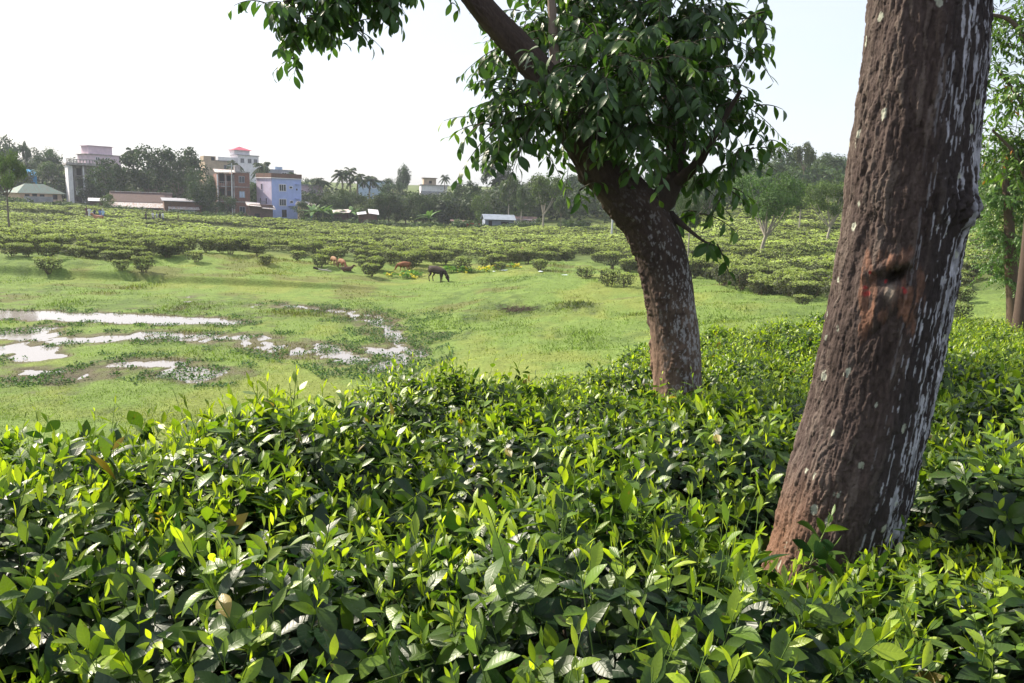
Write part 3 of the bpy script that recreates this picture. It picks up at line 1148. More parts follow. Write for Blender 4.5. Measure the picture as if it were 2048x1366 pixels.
def sprays(blobs, ntw, r, lsize, droop=.75, nleaf=9, tint0=(.024, .060, .016), tint1=(.055, .118, .026), twig=.45, wid=.40, yellow=.0, sun=.06):
    """twigs with alternating leaves, scattered through blobs (centre, radius); returns leaf parts, twig parts"""
    lp, tp = [], []
    ws = np.array([b[1]**2 for b in blobs])
    ws = ws/ws.sum()
    for b in r.choice(len(blobs), ntw, p=ws):
        c, R = np.asarray(blobs[b][0], float), blobs[b][1]
        v = norm(r.normal(size=3))
        base = c+v*R*r.uniform(.15, .75)
        d = norm(v*np.array([1, 1, .5])+r.normal(0, .35, 3)+np.array([0, 0, .12]))
        ln = twig*r.uniform(.6, 1.3)
        n = 7
        t = np.linspace(0, 1, n)
        pts = base+d*ln*t[:, None]+np.array([0, 0, -1.0])*(droop*.5*ln*t**2)[:, None]
        tp.append(tube(pts, np.linspace(.006, .0018, n)*(lsize/.14), 4, (.06, .055, .035)))
        k = r.integers(int(nleaf*.7), int(nleaf*1.3)+1)
        tt = np.linspace(.15, 1, k)
        P = np.stack([np.interp(tt, t, pts[:, i]) for i in range(3)], 1)
        dn = norm(d-np.array([0, 0, droop*1.0]))
        sd = norm(np.cross(d, np.array([0, 0, 1.0])))
        sg = np.where(np.arange(k) % 2, 1, -1)[:, None]
        D = dn*.55+sd*sg*.75+r.normal(0, .28, (k, 3))+np.array([0, 0, -droop*.55])
        N = np.array([0, 0, 1.0])+d*.5+r.normal(0, .35, (k, 3))
        L = lsize*r.uniform(.62, 1.2, k)*np.interp(tt, [.15, .5, 1], [.9, 1.05, .8])
        q = r.random()
        col = np.asarray(tint0)*(1-q)+np.asarray(tint1)*q
        col = col*r.uniform(.8, 1.25, k)[:, None]
        pale = (tt > .7)*(r.random() < sun*3)
        col = np.where(np.asarray(pale)[:, None], np.array([.11, .20, .03])*r.uniform(.7, 1.2, k)[:, None], col)
        if yellow:
            yy = r.random(k) < yellow
            col = np.where(yy[:, None], np.array([.42, .20, .03]), col)
        lp.append((P, D, N, L, L*wid*r.uniform(.85, 1.15, k), r.uniform(.1, .55, k), r.uniform(.05, .35, k), col))
    A = [np.concatenate([x[i] for x in lp]) for i in range(8)]
    leaves = leaf_set(A[0], A[1], A[2], A[3], A[4], [.05, .62, .95, .98, .66, .04], A[5], A[6], A[7])
    return [leaves], tp


def pxblob(px, py, d, rpx):
    return at(px, py, d), rpx/FPX*d


def crown_tree2():
    r = np.random.default_rng(5)
    l1 = limb([(1306, 425, 30), (1338, 372, 25), (1352, 280, 21), (1332, 150, 17), (1312, -60, 13), (1290, -230, 8)], T2_D, tree2, dy=[0, .0, .1, .2, .3, .35])
    l2 = limb([(1124, 205, 12), (1110, 120, 11), (1104, 20, 9), (1096, -90, 7), (1090, -200, 5)], T2_D, tree2, dy=[0, .05, .1, .1, .1], tint=(.22, .17, .14))
    l3 = limb([(905, -60, 20), (820, -55, 14), (730, -45, 9), (640, -30, 6), (560, 10, 3)], T2_D, tree2, dy=[0, -.1, -.2, -.3, -.3])
    l4 = limb([(1340, 372, 16), (1392, 330, 11), (1440, 250, 7), (1482, 180, 4)], T2_D, tree2, dy=[0, -.15, -.3, -.4])
    l5 = limb([(1340, 430, 10), (1372, 455, 5), (1404, 480, 3), (1428, 492, 2)], T2_D, tree2, dy=[0, -.15, -.2, -.25])
    l6 = limb([(1170, 270, 16), (1110, 250, 10), (1040, 240, 6), (980, 250, 3)], T2_D, tree2, dy=[0, -.2, -.35, -.5])
    main = [(1040, 90, 0.2, 60), (1040, 200, -.3, 75), (1000, 250, -.2, 45), (1060, 250, -.4, 55), (1110, 180, -.5, 80), (1130, 60, .3, 95), (1200, 120, -.6, 110), (1190, 230, -.5, 80),
            (1240, 20, .3, 120), (1300, 130, -.4, 110), (1290, 240, -.5, 90), (1350, 40, .2, 110), (1380, 170, -.3, 90), (1400, 280, -.2, 70), (1350, 305, -.2, 60), (1420, 70, .1, 75),
            (1380, 360, .0, 50), (1270, 285, .5, 60), (1440, 200, .2, 60), (1200, 60, .9, 110), (1330, 130, .8, 110), (1060, 40, .6, 70), (1150, 235, .5, 45)]
    bl = [pxblob(x, y, T2_D+dz, rp*.82) for x, y, dz, rp in main]
    a, b = sprays(bl, 720, r, .115, twig=.33)
    lv, tw = a, b
    # outer twigs that stick out of the outline
    side = [(1470, 45, 0, 38), (1535, 20, 0, 26), (1495, 110, .1, 24), (1470, 190, -.2, 30), (1500, 205, -.2, 16), (1480, 300, -.1, 26), (1515, 290, -.1, 18), (1395, 425, 0, 18),
            (1425, 482, -.25, 16), (1455, 380, -.1, 20), (970, 245, -.3, 14), (985, 110, .1, 16), (1155, 385, -.1, 9), (1010, 300, -.2, 24)]
    bl = [pxblob(x, y, T2_D+dz, rp) for x, y, dz, rp in side]
    for q in bl:
        a, b = sprays([q], max(2, int(q[1]*55)), r, .135, twig=.24, nleaf=6, sun=.1)
        lv, tw = lv+a, tw+b
    # spray hanging in from the limb beyond the top of the view
    left = [(565, 100, -.3, 32), (540, 10, -.3, 28), (605, 35, -.3, 50), (600, 112, -.3, 24), (680, 15, -.2, 50), (690, 50, -.2, 26), (745, -10, -.2, 45), (800, -15, -.1, 28), (640, -20, -.2, 60), (740, -50, -.1, 70)]
    bl = [pxblob(x, y, T2_D+dz, rp*.8) for x, y, dz, rp in left]
    a, b = sprays(bl, 135, r, .115, twig=.20, nleaf=8, droop=.9, sun=.0)
    lv, tw = lv+a, tw+b
    a, b = sprays([pxblob(900, 5, T2_D-.1, 10)], 2, r, .12, twig=.15, nleaf=4, droop=1.1)
    lv, tw = lv+a, tw+b
    # the rest of the crown, above the view
    hi = [((x, T2_D+dy, z), rr) for x, dy, z, rr in ((-1.6, .1, 4.1, .8), (-.4, .3, 4.3, .8), (.6, .5, 3.7, .7), (1.2, .6, 4.0, .7), (.2, 1.1, 4.6, .8))]
    a, b = sprays(hi, 130, r, .15, twig=.45)
    lv, tw = lv+a, tw+b
    part_at('crown', mesh_of('crown', lv, M_LEAF), tree2)
    part_at('twig', mesh_of('twig', tw, M_TWIG), tree2)


crown_tree2()


def crown_tree1():
    """boughs and leaves of the leaning tree, all above the view"""
    r = np.random.default_rng(6)
    top, rt = T1_P[-1], T1_R[-1]
    lv, tw = [], []
    for k, (dx, dy, dz) in enumerate(((-1.5, .2, 1.8), (1.1, .5, 2.4), (.1, 1.3, 2.6), (-.3, -.9, 2.6), (.2, .2, 3.2))):
        e = top+np.array([dx, dy, dz])
        C = curve([top-np.array([0, 0, .12]), top+np.array([dx*.35, dy*.35, dz*.5]), e], 16)
        part_at('limb', mesh_of('limb', [tube(C, np.linspace(rt*.62, .03, 16), 12, (.08, .06, .05))], M_BARK), tree1)
        for f in (.5, .75, 1.0):
            tw_b = C[int(f*15)]
            lv.append((tw_b+r.normal(0, .2, 3), .75))
    a, b = sprays(lv, 120, r, .14, twig=.5)
    part_at('crown', mesh_of('crown', a+b, M_LEAF), tree1)


crown_tree1()


# ------------------------------------------------------------------ tea field across the marsh
def small_bush_parts(r, nq, R=.62, H=1.0, leg=.32, size=.11):
    """leaf clumps of a far tea bush: flat plucked top with a pale flush, darker flanks"""
    n1 = int(nq*.42)
    rad = R*np.sqrt(r.uniform(0, 1, n1))
    an = r.uniform(0, 6.2832, n1)
    P1 = np.stack([rad*np.cos(an), rad*np.sin(an), H*(1-.12*(rad/R)**3)+r.normal(0, .035, n1)], 1)
    N1 = np.stack([P1[:, 0]*.6, P1[:, 1]*.6, np.ones(n1)], 1)+r.normal(0, .33, (n1, 3))
    n2 = nq-n1
    an = r.uniform(0, 6.2832, n2)
    f = r.uniform(0, 1, n2)
    rr = R*np.interp(f, [0, .3, 1], [.62, .92, 1.0])*r.uniform(.7, 1.08, n2)*(1+.12*np.sin(3*an+r.uniform(0, 6)))
    P2 = np.stack([rr*np.cos(an), rr*np.sin(an), leg+(H-leg)*f], 1)
    N2 = np.stack([np.cos(an), np.sin(an), r.uniform(-.3, .7, n2)], 1)+r.normal(0, .5, (n2, 3))
    warp = 1+.28*vnoise(np.arctan2(P1[:, 1], P1[:, 0])*1.6+r.uniform(0, 50), P1[:, 2]*2, seed=3)
    P1[:, :2] *= warp[:, None]
    P1[:, 2] += .13*vnoise(P1[:, 0]*3+r.uniform(0, 50), P1[:, 1]*3, seed=4)
    warp = 1+.30*vnoise(an*1.6+r.uniform(0, 50), P2[:, 2]*3, seed=3)
    P2[:, :2] *= warp[:, None]
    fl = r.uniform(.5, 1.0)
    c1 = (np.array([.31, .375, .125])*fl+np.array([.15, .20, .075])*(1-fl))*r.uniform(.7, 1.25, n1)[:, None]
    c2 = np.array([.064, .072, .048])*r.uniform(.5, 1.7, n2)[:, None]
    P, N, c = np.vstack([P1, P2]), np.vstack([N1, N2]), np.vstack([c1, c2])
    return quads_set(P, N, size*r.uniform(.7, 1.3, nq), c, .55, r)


def small_bush_stems(r, R=.62, H=1.0, leg=.32):
    out = []
    for k in range(7):
        a = r.uniform(0, 6.28)
        q = R*r.uniform(.3, .85)
        out.append(tube(curve([[.05*math.cos(a), .05*math.sin(a), -.2], [q*.5*math.cos(a), q*.5*math.sin(a), leg*.9], [q*math.cos(a), q*math.sin(a), H*.85]], 5),
                        np.linspace(.028, .01, 5), 5, (.11, .085, .065)))
    return out


COWS = [(at(px, 520, d)[0], d) for px, d in ((808, 60), (668, 59.5), (684, 58.8), (695, 58), (646, 57.3))]


def tea_spots():
    r = np.random.default_rng(8)
    pts = []
    y = 22.0
    row = 0
    while y < 152:
        st = 1.22 if y < 72 else 1.06
        x = -.76*y
        while x < .76*y:
            jj = .34 if y < 72 else .2
            bx, by = x+r.normal(0, jj)+(row % 2)*.5, y+r.normal(0, jj)
            x += st
            pts.append((bx, by))
        y += 1.2 if y < 72 else 1.06
        row += 1
    P = np.array(pts)
    u = P[:, 0]/P[:, 1]
    d = P[:, 1]
    e = far_edge(u)
    n = fbm(P[:, 0]*.16, P[:, 1]*.13, 3, seed=90)
    n2 = vnoise(P[:, 0]*.5, P[:, 1]*.5, seed=91)
    keep = d > e + n2*.9
    # thinner, gappier growth near the edge of the pasture
    keep &= ~((d < e+9) & (n2 > .28) & (u < .2))
    keep &= ~((n > .34) & (d < e+30))
    keep &= ~((r.random(len(d)) < .16) & (d < e+22))
    # harvest paths along the contour
    ph = d+3.5*fbm(P[:, 0]*.05, P[:, 1]*.02, 2, seed=92)+P[:, 0]*.05
    keep &= np.mod(ph, 10.5) > 1.5
    keep &= ~((np.mod(P[:, 0]+.3*d, 23) < 1.4) & (u > .12))
    # grassy path where the people walk, and the last strips before the village
    left_end = np.interp(u, [-.7, -.45, -.3, -.1, .1], [148, 146, 136, 128, 126])
    keep &= ~((u < .1) & (d > left_end))
    pa = np.interp(u, [-.6, -.55, -.50, -.44, -.36, -.28], [126, 125, 123, 119, 113, 108])
    keep &= ~((u < -.28) & (d > pa-6) & (d < pa+3.2))
    keep &= ~((u < -.3) & (np.abs(d-138-30*(u+.5)) < 1.6))
    # open glade behind the right trunk, with the path beside it
    keep &= ~((u > .585) & (u < .66) & (d < 36))
    keep &= ~((u > .1) & (d > 128))
    # the grazing animals have trodden room round them
    for cx, cy in COWS:
        keep &= ~((np.abs(P[:, 0]-cx-.0*d) < 1.3) & (d > cy-5) & (d < cy+1.5))
    return P[keep]


_sp = tea_spots()
_sz = ground_z(_sp[:, 0], _sp[:, 1])
_u = _sp[:, 0]/_sp[:, 1]
# what the two trunks and the near crest hide is not built
_px, _py = px_of(np.column_stack([_sp, _sz+1.0]))
_ok = (_px > -60) & (_px < 2110) & ~((_px > 1700) & (_px < 1840) & (_sp[:, 1] < 120)) & ~((_px > 1545) & (_px < 1700) & (_sp[:, 1] < 31))
_sp, _sz, _px = _sp[_ok], _sz[_ok], _px[_ok]
_dd = _sp[:, 1] - .0*far_edge(_sp[:, 0]/_sp[:, 1])
_front = _sp[:, 1]-far_edge(_sp[:, 0]/_sp[:, 1])
_score = _sp[:, 1]*.6 + np.maximum(_front, 0)*2.2
_ord = np.argsort(_score)
N_FIELD = 186
_ind, _rest = _ord[:N_FIELD], _ord[N_FIELD:]
print('tea field', len(_sp))

ZONES = [(-99, 130, 'tea bush in the clump on the bank top by the left edge trunk', 'tea bushes on the bank top'),
         (130, 310, 'rounded dark tea bush at the end of the bank, over its shaded foot', 'tea bushes at the end of the bank'),
         (310, 480, 'low tea bush at the pasture edge between the bank and the dead branch', 'tea bushes at the pasture edge past the bank'),
         (480, 630, 'tea bush at the pasture edge just left of the grazing pale calf', 'tea bushes by the pale calf'),
         (630, 720, 'tea bush close behind the two light brown calves', 'tea bushes behind the calves'),
         (720, 860, 'tea bush at the pasture edge by the rust brown grazing cow', 'tea bushes by the rust brown cow'),
         (860, 1010, 'tea bush at the pasture edge behind the dark cow and the yellow plants', 'tea bushes behind the dark cow'),
         (1010, 1150, 'tea bush below the tan cow that stands in the field', 'tea bushes below the tan cow'),
         (1150, 1320, 'leggy tea bush at the pasture edge seen just left of the curved trunk', 'tea bushes left of the curved trunk'),
         (1320, 1450, 'tea bush at the pasture edge seen just right of the curved trunk', 'tea bushes right of the curved trunk'),
         (1450, 1560, 'tea bush along the grassy mounds between the two big trunks', 'tea bushes along the grassy mounds'),
         (1560, 1780, 'tea bush in the dip close to the thick leaning trunk', 'tea bushes in the dip by the leaning trunk'),
         (1780, 2300, 'trimmed tea bush in the terraces seen right of the leaning trunk', 'tea bushes in the terraces at right')]


def place_field_bushes():
    r = np.random.default_rng(9)
    var = []
    for k in range(6):
        R = r.uniform(.56, .70)
        leg = r.uniform(.10, .26)
        q = small_bush_parts(r, 1000, R, 1.0, leg, .11)
        var.append((mesh_of('foliage', [q], M_TEA_FAR), mesh_of('stem', small_bush_stems(r, R, 1.0, leg), M_TWIG)))
    extra = [at(95, 500, 50.5), at(240, 500, 51.2), at(285, 505, 51.2), at(390, 500, 57), at(740, 518, 57), at(815, 518, 61), at(1250, 560, 45.3), at(1218, 560, 46.3), at(1170, 540, 50.5), at(1000, 520, 58),
             at(1080, 530, 57), at(925, 520, 59), at(530, 508, 58), at(640, 512, 59), at(1448, 560, 43.5)]
    spots = [(p[0], p[1]) for p in extra]+[(_sp[i, 0], _sp[i, 1]) for i in _ind]
    for i, (x, y) in enumerate(spots):
        z = gz(x, y)
        px, py = px_of([x, y, z])
        for a, b, lab, grp in ZONES:
            if a <= px < b:
                break
        if i < len(extra):
            lab = lab.replace('tea bush', 'stray tea bush', 1)
            grp = 'stray bushes: '+grp
        f, s_ = var[int(r.integers(0, 6))]
        e = empty('tea_bush', (x, y, z), r.uniform(0, 6.28), lab, 'tea bush', grp)
        k = r.uniform(.62, 1.2)
        if y < 34:
            k *= .78
        e.scale = (k*1.05, k*1.05, k*r.uniform(.75, 1.15))
        link('foliage', f, e)
        link('stem', s_, e)


place_field_bushes()


def field_stuff():
    r = np.random.default_rng(10)
    P = np.column_stack([_sp[_rest], _sz[_rest]])
    d = P[:, 1]
    out = []
    for lo, hi, nq, size in ((0, 60, 190, .15), (60, 75, 150, .17), (75, 95, 105, .21), (95, 160, 64, .28)):
        idx = np.where((d >= lo) & (d < hi))[0]
        lib = [small_bush_parts(r, nq, r.uniform(.54, .70), 1.0, .12, size) for _ in range(7)]
        which = r.integers(0, 7, len(idx))
        for v in range(7):
            I = idx[which == v]
            if not len(I):
                continue
            V, Q, T, U = lib[v]
            a = r.uniform(0, 6.28, len(I))
            k = r.uniform(.8, 1.12, len(I))
            kz = k*np.where(P[I, 1] < 72, r.uniform(.6, 1.08, len(I)), r.uniform(.66, .86, len(I)))*np.where(P[I, 1] < 40, .8, 1)
            k = k*np.where(P[I, 1] < 34, .85, 1.12)
            c, s_ = np.cos(a)*k, np.sin(a)*k
            X = V[None, :, 0]*c[:, None]-V[None, :, 1]*s_[:, None]+P[I, 0][:, None]
            Y = V[None, :, 0]*s_[:, None]+V[None, :, 1]*c[:, None]+P[I, 1][:, None]
            Z = V[None, :, 2]*kz[:, None]+P[I, 2][:, None]
            VV = np.stack([X, Y, Z], -1).reshape(-1, 3)
            QQ = (Q[None]+(np.arange(len(I))*len(V))[:, None, None]).reshape(-1, 4)
            patch = 1.1+.6*fbm(P[I, 0]*.12, P[I, 1]*.10, 3, seed=95)
            TT = (T[None]*(patch*r.uniform(.8, 1.2, len(I)))[:, None, None]).reshape(-1, 3)
            out.append((VV, QQ, TT, np.zeros((len(VV), 2))))
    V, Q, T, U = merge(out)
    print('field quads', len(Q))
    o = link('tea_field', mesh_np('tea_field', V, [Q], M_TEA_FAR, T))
    tag(o, 'massed rows of tea bushes covering the far field and hill', 'tea field', kind='stuff')


field_stuff()


# ------------------------------------------------------------------ grass, marsh weeds
def grass_stuff():
    r = np.random.default_rng(12)
    n = 210000
    d = np.where(np.arange(n) < 60000, 4.2+16*r.random(n), 19+43*r.random(n)**1.25)
    u = np.where(np.arange(n) < 60000, r.uniform(-.8, .1, n), r.uniform(-.72, .50, n))
    x = u*d
    keep = (d < far_edge(u)+3) & (d > near_edge(u)+.7)
    x, d, u = x[keep], d[keep], u[keep]
    z = ground_z(x, d)
    n1 = fbm(x*.35, d*.25, 3, seed=44)
    keep = (z > WATER_Z-.01) & (r.random(len(x)) < .45+.9*n1)
    x, d, z, n1 = x[keep], d[keep], z[keep], n1[keep]
    n = len(x)
    h = r.uniform(.04, .11, n)*(1+.9*np.clip(n1, 0, 1))
    D = np.stack([r.normal(0, .45, n), r.normal(0, .45, n), np.ones(n)], 1)
    N = r.normal(0, 1, (n, 3))
    h = h*np.where(d < 27, .55, 1)*(1+.6*sstep(.12, .42, fbm(x*.30, d*.55, 4, seed=33))*sstep(34, 40, d))
    c = ground_colour(x, d, z)*r.uniform(.75, 1.5, n)[:, None]
    V, Q, T, U = leaf_set(np.stack([x, d, z-.01], 1), D, N, h, h*.35, [.7, .8, .05], r.uniform(0, .5, n), .1, c)
    tag(link('grass', mesh_np('grass', V, [Q], M_GRASS, T)), 'short rough pasture grass growing round the marsh', 'grass', kind='stuff')
    # low broad-leaved weeds standing in the shallow water
    n = 110000
    d = 22+26*r.random(n)
    u = r.uniform(-.72, .24, n)
    x = u*d
    z = ground_z(x, d)
    dep, wet = pool_depth(x, d)
    nn = fbm(x*1.1, d*.9, 3, seed=47)
    keep = (wet > .12) & (z > WATER_Z-.10) & (nn > -.12+.25*sstep(-7, -9, x)) & (z < -4.1)
    x, d, z = x[keep], d[keep], np.maximum(z[keep], WATER_Z)
    n = len(x)
    h = r.uniform(.05, .12, n)
    D = np.stack([r.normal(0, .8, n), r.normal(0, .8, n), r.uniform(.3, 1, n)], 1)
    N = r.normal(0, .5, (n, 3))+np.array([0, 0, 1.0])
    c = np.array([.055, .105, .040])*r.uniform(.6, 1.8, n)[:, None]
    V, Q, T, U = leaf_set(np.stack([x, d, z+r.uniform(0, .06, n)], 1), D, N, h, h*.6, [.3, 1, .1], r.uniform(0, .5, n), .2, c)
    tag(link('marsh_weed', mesh_np('marsh_weed', V, [Q], M_TEA_FAR, T)), 'low dark leafy weeds growing in the shallow marsh water', 'weeds', kind='stuff')


grass_stuff()


# ------------------------------------------------------------------ far trees
def unit_crown(seed, kind, nq, size):
    """crown of a tree one metre tall and one wide, from many leaf clumps; returns parts and clump centres"""
    r = np.random.default_rng(seed)
    lo, hi, K, cr, dens = {'round': (.20, .98, 30, .15, 1), 'tall': (.34, .98, 20, .13, 1), 'airy': (.45, .97, 17, .12, .8), 'bush': (.0, .98, 26, .19, 1),
                           'column': (.25, .98, 16, .17, 1), 'forked': (.40, .98, 22, .13, 1)}[kind]
    cs = []
    for _ in range(K):
        v = norm(r.normal(size=3))
        q = r.uniform(.35, 1)**.6
        zz = .5+.5*v[2]*q
        prof = {'round': 1, 'tall': .75+.25*math.sin(zz*3), 'airy': .6+.4*zz, 'bush': 1.0, 'column': .9, 'forked': 1.0}[kind]
        cs.append((v[0]*q*.40*prof, v[1]*q*.40*prof, lo+cr*.6+(hi-lo-cr*1.3)*zz, cr*r.uniform(.7, 1.25)))
    P, N, c = [], [], []
    for x, y, z, R in cs:
        n = int(nq/K*dens)
        v = norm(r.normal(size=(n, 3)))
        q = r.uniform(.2, 1, n)**.45
        wob = 1+.35*vnoise(v[:, 0]*2.3+x*9, v[:, 1]*2.3+y*9, v[:, 2]*2.3+z*9, seed=seed)
        P.append(np.array([x, y, z])+v*(q*R*wob)[:, None]*np.array([1, 1, .72]))
        N.append(v+np.array([0, 0, .5])+r.normal(0, .45, (n, 3)))
        c.append(np.array([.050, .085, .030])*r.uniform(.7, 1.3)*r.uniform(.7, 1.35, n)[:, None])
    P, N, c = np.concatenate(P), np.concatenate(N), np.concatenate(c)
    return [quads_set(P, N, size*r.uniform(.6, 1.4, len(P)), c, .6, r)], cs


def unit_trunk(seed, kind, cs, tint=(.13, .11, .09)):
    r = np.random.default_rng(seed+500)
    lean = r.normal(0, .03, 2)
    fork = {'round': .22, 'tall': .5, 'airy': .45, 'bush': .08, 'column': .4, 'forked': .28}[kind]
    top = np.array([lean[0], lean[1], fork])
    rb = {'round': .030, 'tall': .020, 'airy': .018, 'bush': .02, 'column': .02, 'forked': .022}[kind]
    out = [tube(curve([[0, 0, -.06], [lean[0]*.3, lean[1]*.3, fork*.5], top], 8), np.linspace(rb*1.15, rb*.8, 8), 8, tint)]
    for i in r.permutation(len(cs))[:10]:
        e = np.array(cs[i][:3])
        m = (top+e)/2+np.array([0, 0, -.02])+r.normal(0, .015, 3)
        out.append(tube(curve([top-np.array([0, 0, .02]), m, e], 7), np.linspace(rb*.55, rb*.12, 7), 5, tint))
    return out


_TREES = {}


def tree_variant(kind, v, fine=False):
    key = (kind, v, fine)
    if key not in _TREES:
        seed = {'round': 10, 'tall': 20, 'airy': 30, 'bush': 40, 'column': 50, 'forked': 60}[kind]+v
        nq, sz = (9000, .022) if fine else (3600, .040)
        cp, cs = unit_crown(seed, kind, nq, sz)
        pale = (.30, .27, .23) if kind in ('forked', 'tall') else (.13, .11, .09)
        _TREES[key] = (mesh_of('crown', cp, M_FAR), mesh_of('trunk', unit_trunk(seed, kind, cs, pale), M_BARKF))
    return _TREES[key]


def far_tree(px, top, wpx, d, kind, v, col, label, name='tree', base=None, fine=False, group=None, lean=0):
    x = at(px, 400, d)[0]
    z0 = gz(x, d)-.1 if base is None else zat(px, base, d)
    h = zat(px, top, d)-z0
    wd = wpx/FPX*d
    e = empty(name, (x, d, z0), (px*.37) % 6.28, label, 'tree', group)
    c, t = tree_variant(kind, v, fine)
    e.scale = (wd, wd, h)
    if lean:
        e.rotation_euler = (0, lean, 0)
    o = link('crown', c, e)
    o.color = (*col, 1)
    link('trunk', t, e)
    return e


G0, GD_, GL, GY, GB = (1, 1, 1), (.6, .68, .72), (1.5, 1.45, 1.0), (1.9, 1.5, .9), (.8, .9, 1.05)
for a in [
    # px, top, width px, distance, kind, variant, colour, label, base, fine
    (14, 283, 92, 76, 'airy', 0, GL, 'green feathery tree at the left edge with a thin dark trunk', None, True),
    (8, 262, 95, 196, 'tall', 1, GB, 'grey-green tree showing above the feathery edge tree', None, False),
    (97, 280, 62, 196, 'round', 0, GB, 'round grey tree rising behind the green-roofed house', None, False),
    (58, 272, 26, 190, 'airy', 1, GB, 'thin wispy treetop above the blue shed', None, False),
    (106, 318, 80, 176, 'forked', 0, G0, 'spreading tree between the green-roofed house and the weathered concrete house', None, False),
    (178, 344, 44, 166, 'bush', 1, GD_, 'dark leafy growth against the weathered concrete house', None, False),
    (224, 306, 84, 160, 'round', 1, GD_, 'dark dense tree hiding the right side of the weathered concrete house', None, False),
    (296, 282, 110, 163, 'round', 2, GD_, 'tall dark broad tree behind the long rusty shed roof', None, False),
    (356, 274, 112, 168, 'round', 3, GD_, 'tallest dark tree of the village with an uneven top, behind the sheds', None, False),
    (404, 326, 78, 152, 'bush', 2, GD_, 'dark rounded tree at the left flank of the brick block', None, False),
    (214, 380, 34, 147, 'bush', 0, GL, 'small pale green bushy tree by the end of the rusty roof', None, False),
    (508, 356, 34, 172, 'column', 0, G0, 'narrow green tree between the brick block and the lavender-blue house', None, False),
    (448, 385, 60, 149, 'bush', 3, GD_, 'dark scrubby tree at the foot of the brick block', None, False),
    (618, 346, 50, 205, 'round', 0, GB, 'grey-green treetop just right of the lavender-blue house roof', None, False),
    (690, 365, 56, 160, 'bush', 1, G0, 'leafy tree in front of the coconut palm cluster', None, False),
    (740, 388, 60, 148, 'bush', 2, (1.2, 1.0, .8), 'brownish green low tree right of the banana plants', None, False),
    (805, 318, 36, 212, 'column', 1, GD_, 'lone tall dark tree with a knobbly top against the white sky', None, False),
    (785, 350, 60, 200, 'round', 1, GB, 'low tree at the foot of the lone tall dark tree', None, False),
    (778, 380, 66, 152, 'round', 2, GD_, 'dark round tree above the tin shack', None, False),
    (832, 376, 74, 150, 'bush', 3, GD_, 'dark leafy tree below the hilltop terrace house', None, False),
    (880, 384, 56, 147, 'bush', 0, G0, 'leafy mass of tree below the hilltop house terrace', None, False),
    (930, 350, 74, 156, 'round', 3, GD_, 'dark dense tree left of the pale blue cottage', None, False),
    (992, 304, 78, 176, 'tall', 0, GD_, 'high dark crown standing above the pale blue cottage', None, False),
    (968, 372, 48, 143, 'bush', 1, GL, 'lighter green tree just in front of the cottage wall', None, False),
    (1018, 338, 52, 138, 'tall', 2, (1.2, 1.1, 1.0), 'slender tree with a tall pale trunk beside the cottage', None, False),
    (1044, 366, 50, 132, 'tall', 1, G0, 'thin tree in front of the brown shed roof', None, False),
    (1088, 336, 88, 124, 'forked', 1, (1.35, 1.25, .95), 'olive green tree with hanging foliage right of the brown shed', None, False),
    (1124, 385, 40, 118, 'airy', 0, G0, 'small tree with a leaning trunk in the tea right of the olive tree', None, False),
    (1150, 335, 70, 170, 'round', 0, GB, 'hazy tree in the wood directly left of the curved trunk', None, False),
    (1195, 375, 66, 165, 'bush', 2, GD_, 'dark wood-edge tree seen under the bend of the curved trunk', None, False),
    (1420, 330, 110, 120, 'round', 1, G0, 'hazy tree on the hill behind the drooping right twigs', None, False),
    (1372, 352, 90, 128, 'bush', 3, G0, 'grey-green tree at the hill foot behind the curved trunk', None, False),
    (1530, 326, 168, 62, 'forked', 2, (1.4, 1.6, 1.15), 'spreading shade tree with twin pale trunks between the two big trunks', None, True),
    (1552, 280, 110, 152, 'round', 2, G0, 'dark hilltop tree above the spreading shade tree', None, False),
    (1656, 296, 96, 156, 'round', 3, G0, 'dark hilltop tree touching the left side of the leaning trunk', None, False),
    (1601, 272, 60, 140, 'airy', 1, (1.3, 1.05, .9), 'sparse half-bare hilltop tree sticking up into the sky', None, False),
    (1662, 352, 118, 76, 'forked', 0, (1.6, 1.5, 1.15), 'pale flowering tree close to the left side of the leaning trunk', None, True),
    (1604, 352, 74, 92, 'tall', 0, G0, 'slim tree with a straight dark stem on the hill tea', None, False),
    (1690, 320, 70, 100, 'round', 0, G0, 'round hill tree half hidden by the leaning trunk', None, False),
    (1936, 330, 96, 58, 'round', 1, G0, 'shadowy grey-green tree just right of the leaning trunk', None, True),
    (2000, 315, 110, 96, 'round', 2, G0, 'hazy tree behind the feathery tree at the right', None, False),
    (1384, 330, 70, 55, 'tall', 1, G0, 'tree with a straight pale stem seen past the right side of the curved trunk', None, True),
]:
    far_tree(*a[:8], base=a[8], fine=a[9])


_r = np.random.default_rng(77)
for i, px in enumerate([612, 634, 655, 676, 706, 722, 752, 770, 792, 812, 846, 862, 896, 914, 946, 960]):
    far_tree(px, _r.uniform(378, 398), _r.uniform(44, 62), _r.uniform(146, 158), ('bush', 'round')[i % 2], i % 4, tuple(_r.uniform(.62, .95)*np.array([1, 1.03, 1.0])),
             'dark leafy tree in the unbroken belt between the lavender-blue house and the cottage', group='trees of the belt right of the lavender-blue house')
for i, px in enumerate([-20, 20, 44, 132]):
    far_tree(px, (340, 352, 356, 350)[i], (60, 46, 40, 36)[i], (176, 178, 180, 182)[i], 'round', i % 4, (.75, .8, .85),
             'dark leafy tree crowding round the blue shed and the green-roofed house', group='trees round the green-roofed house')
for i, px in enumerate([428, 518, 536]):
    far_tree(px, (342, 372, 380)[i], (34, 30, 24)[i], (158, 166, 167)[i], 'column', i, (.75, .8, .8),
             'dark narrow tree squeezed between the brick block and its neighbours', group='trees by the brick block')


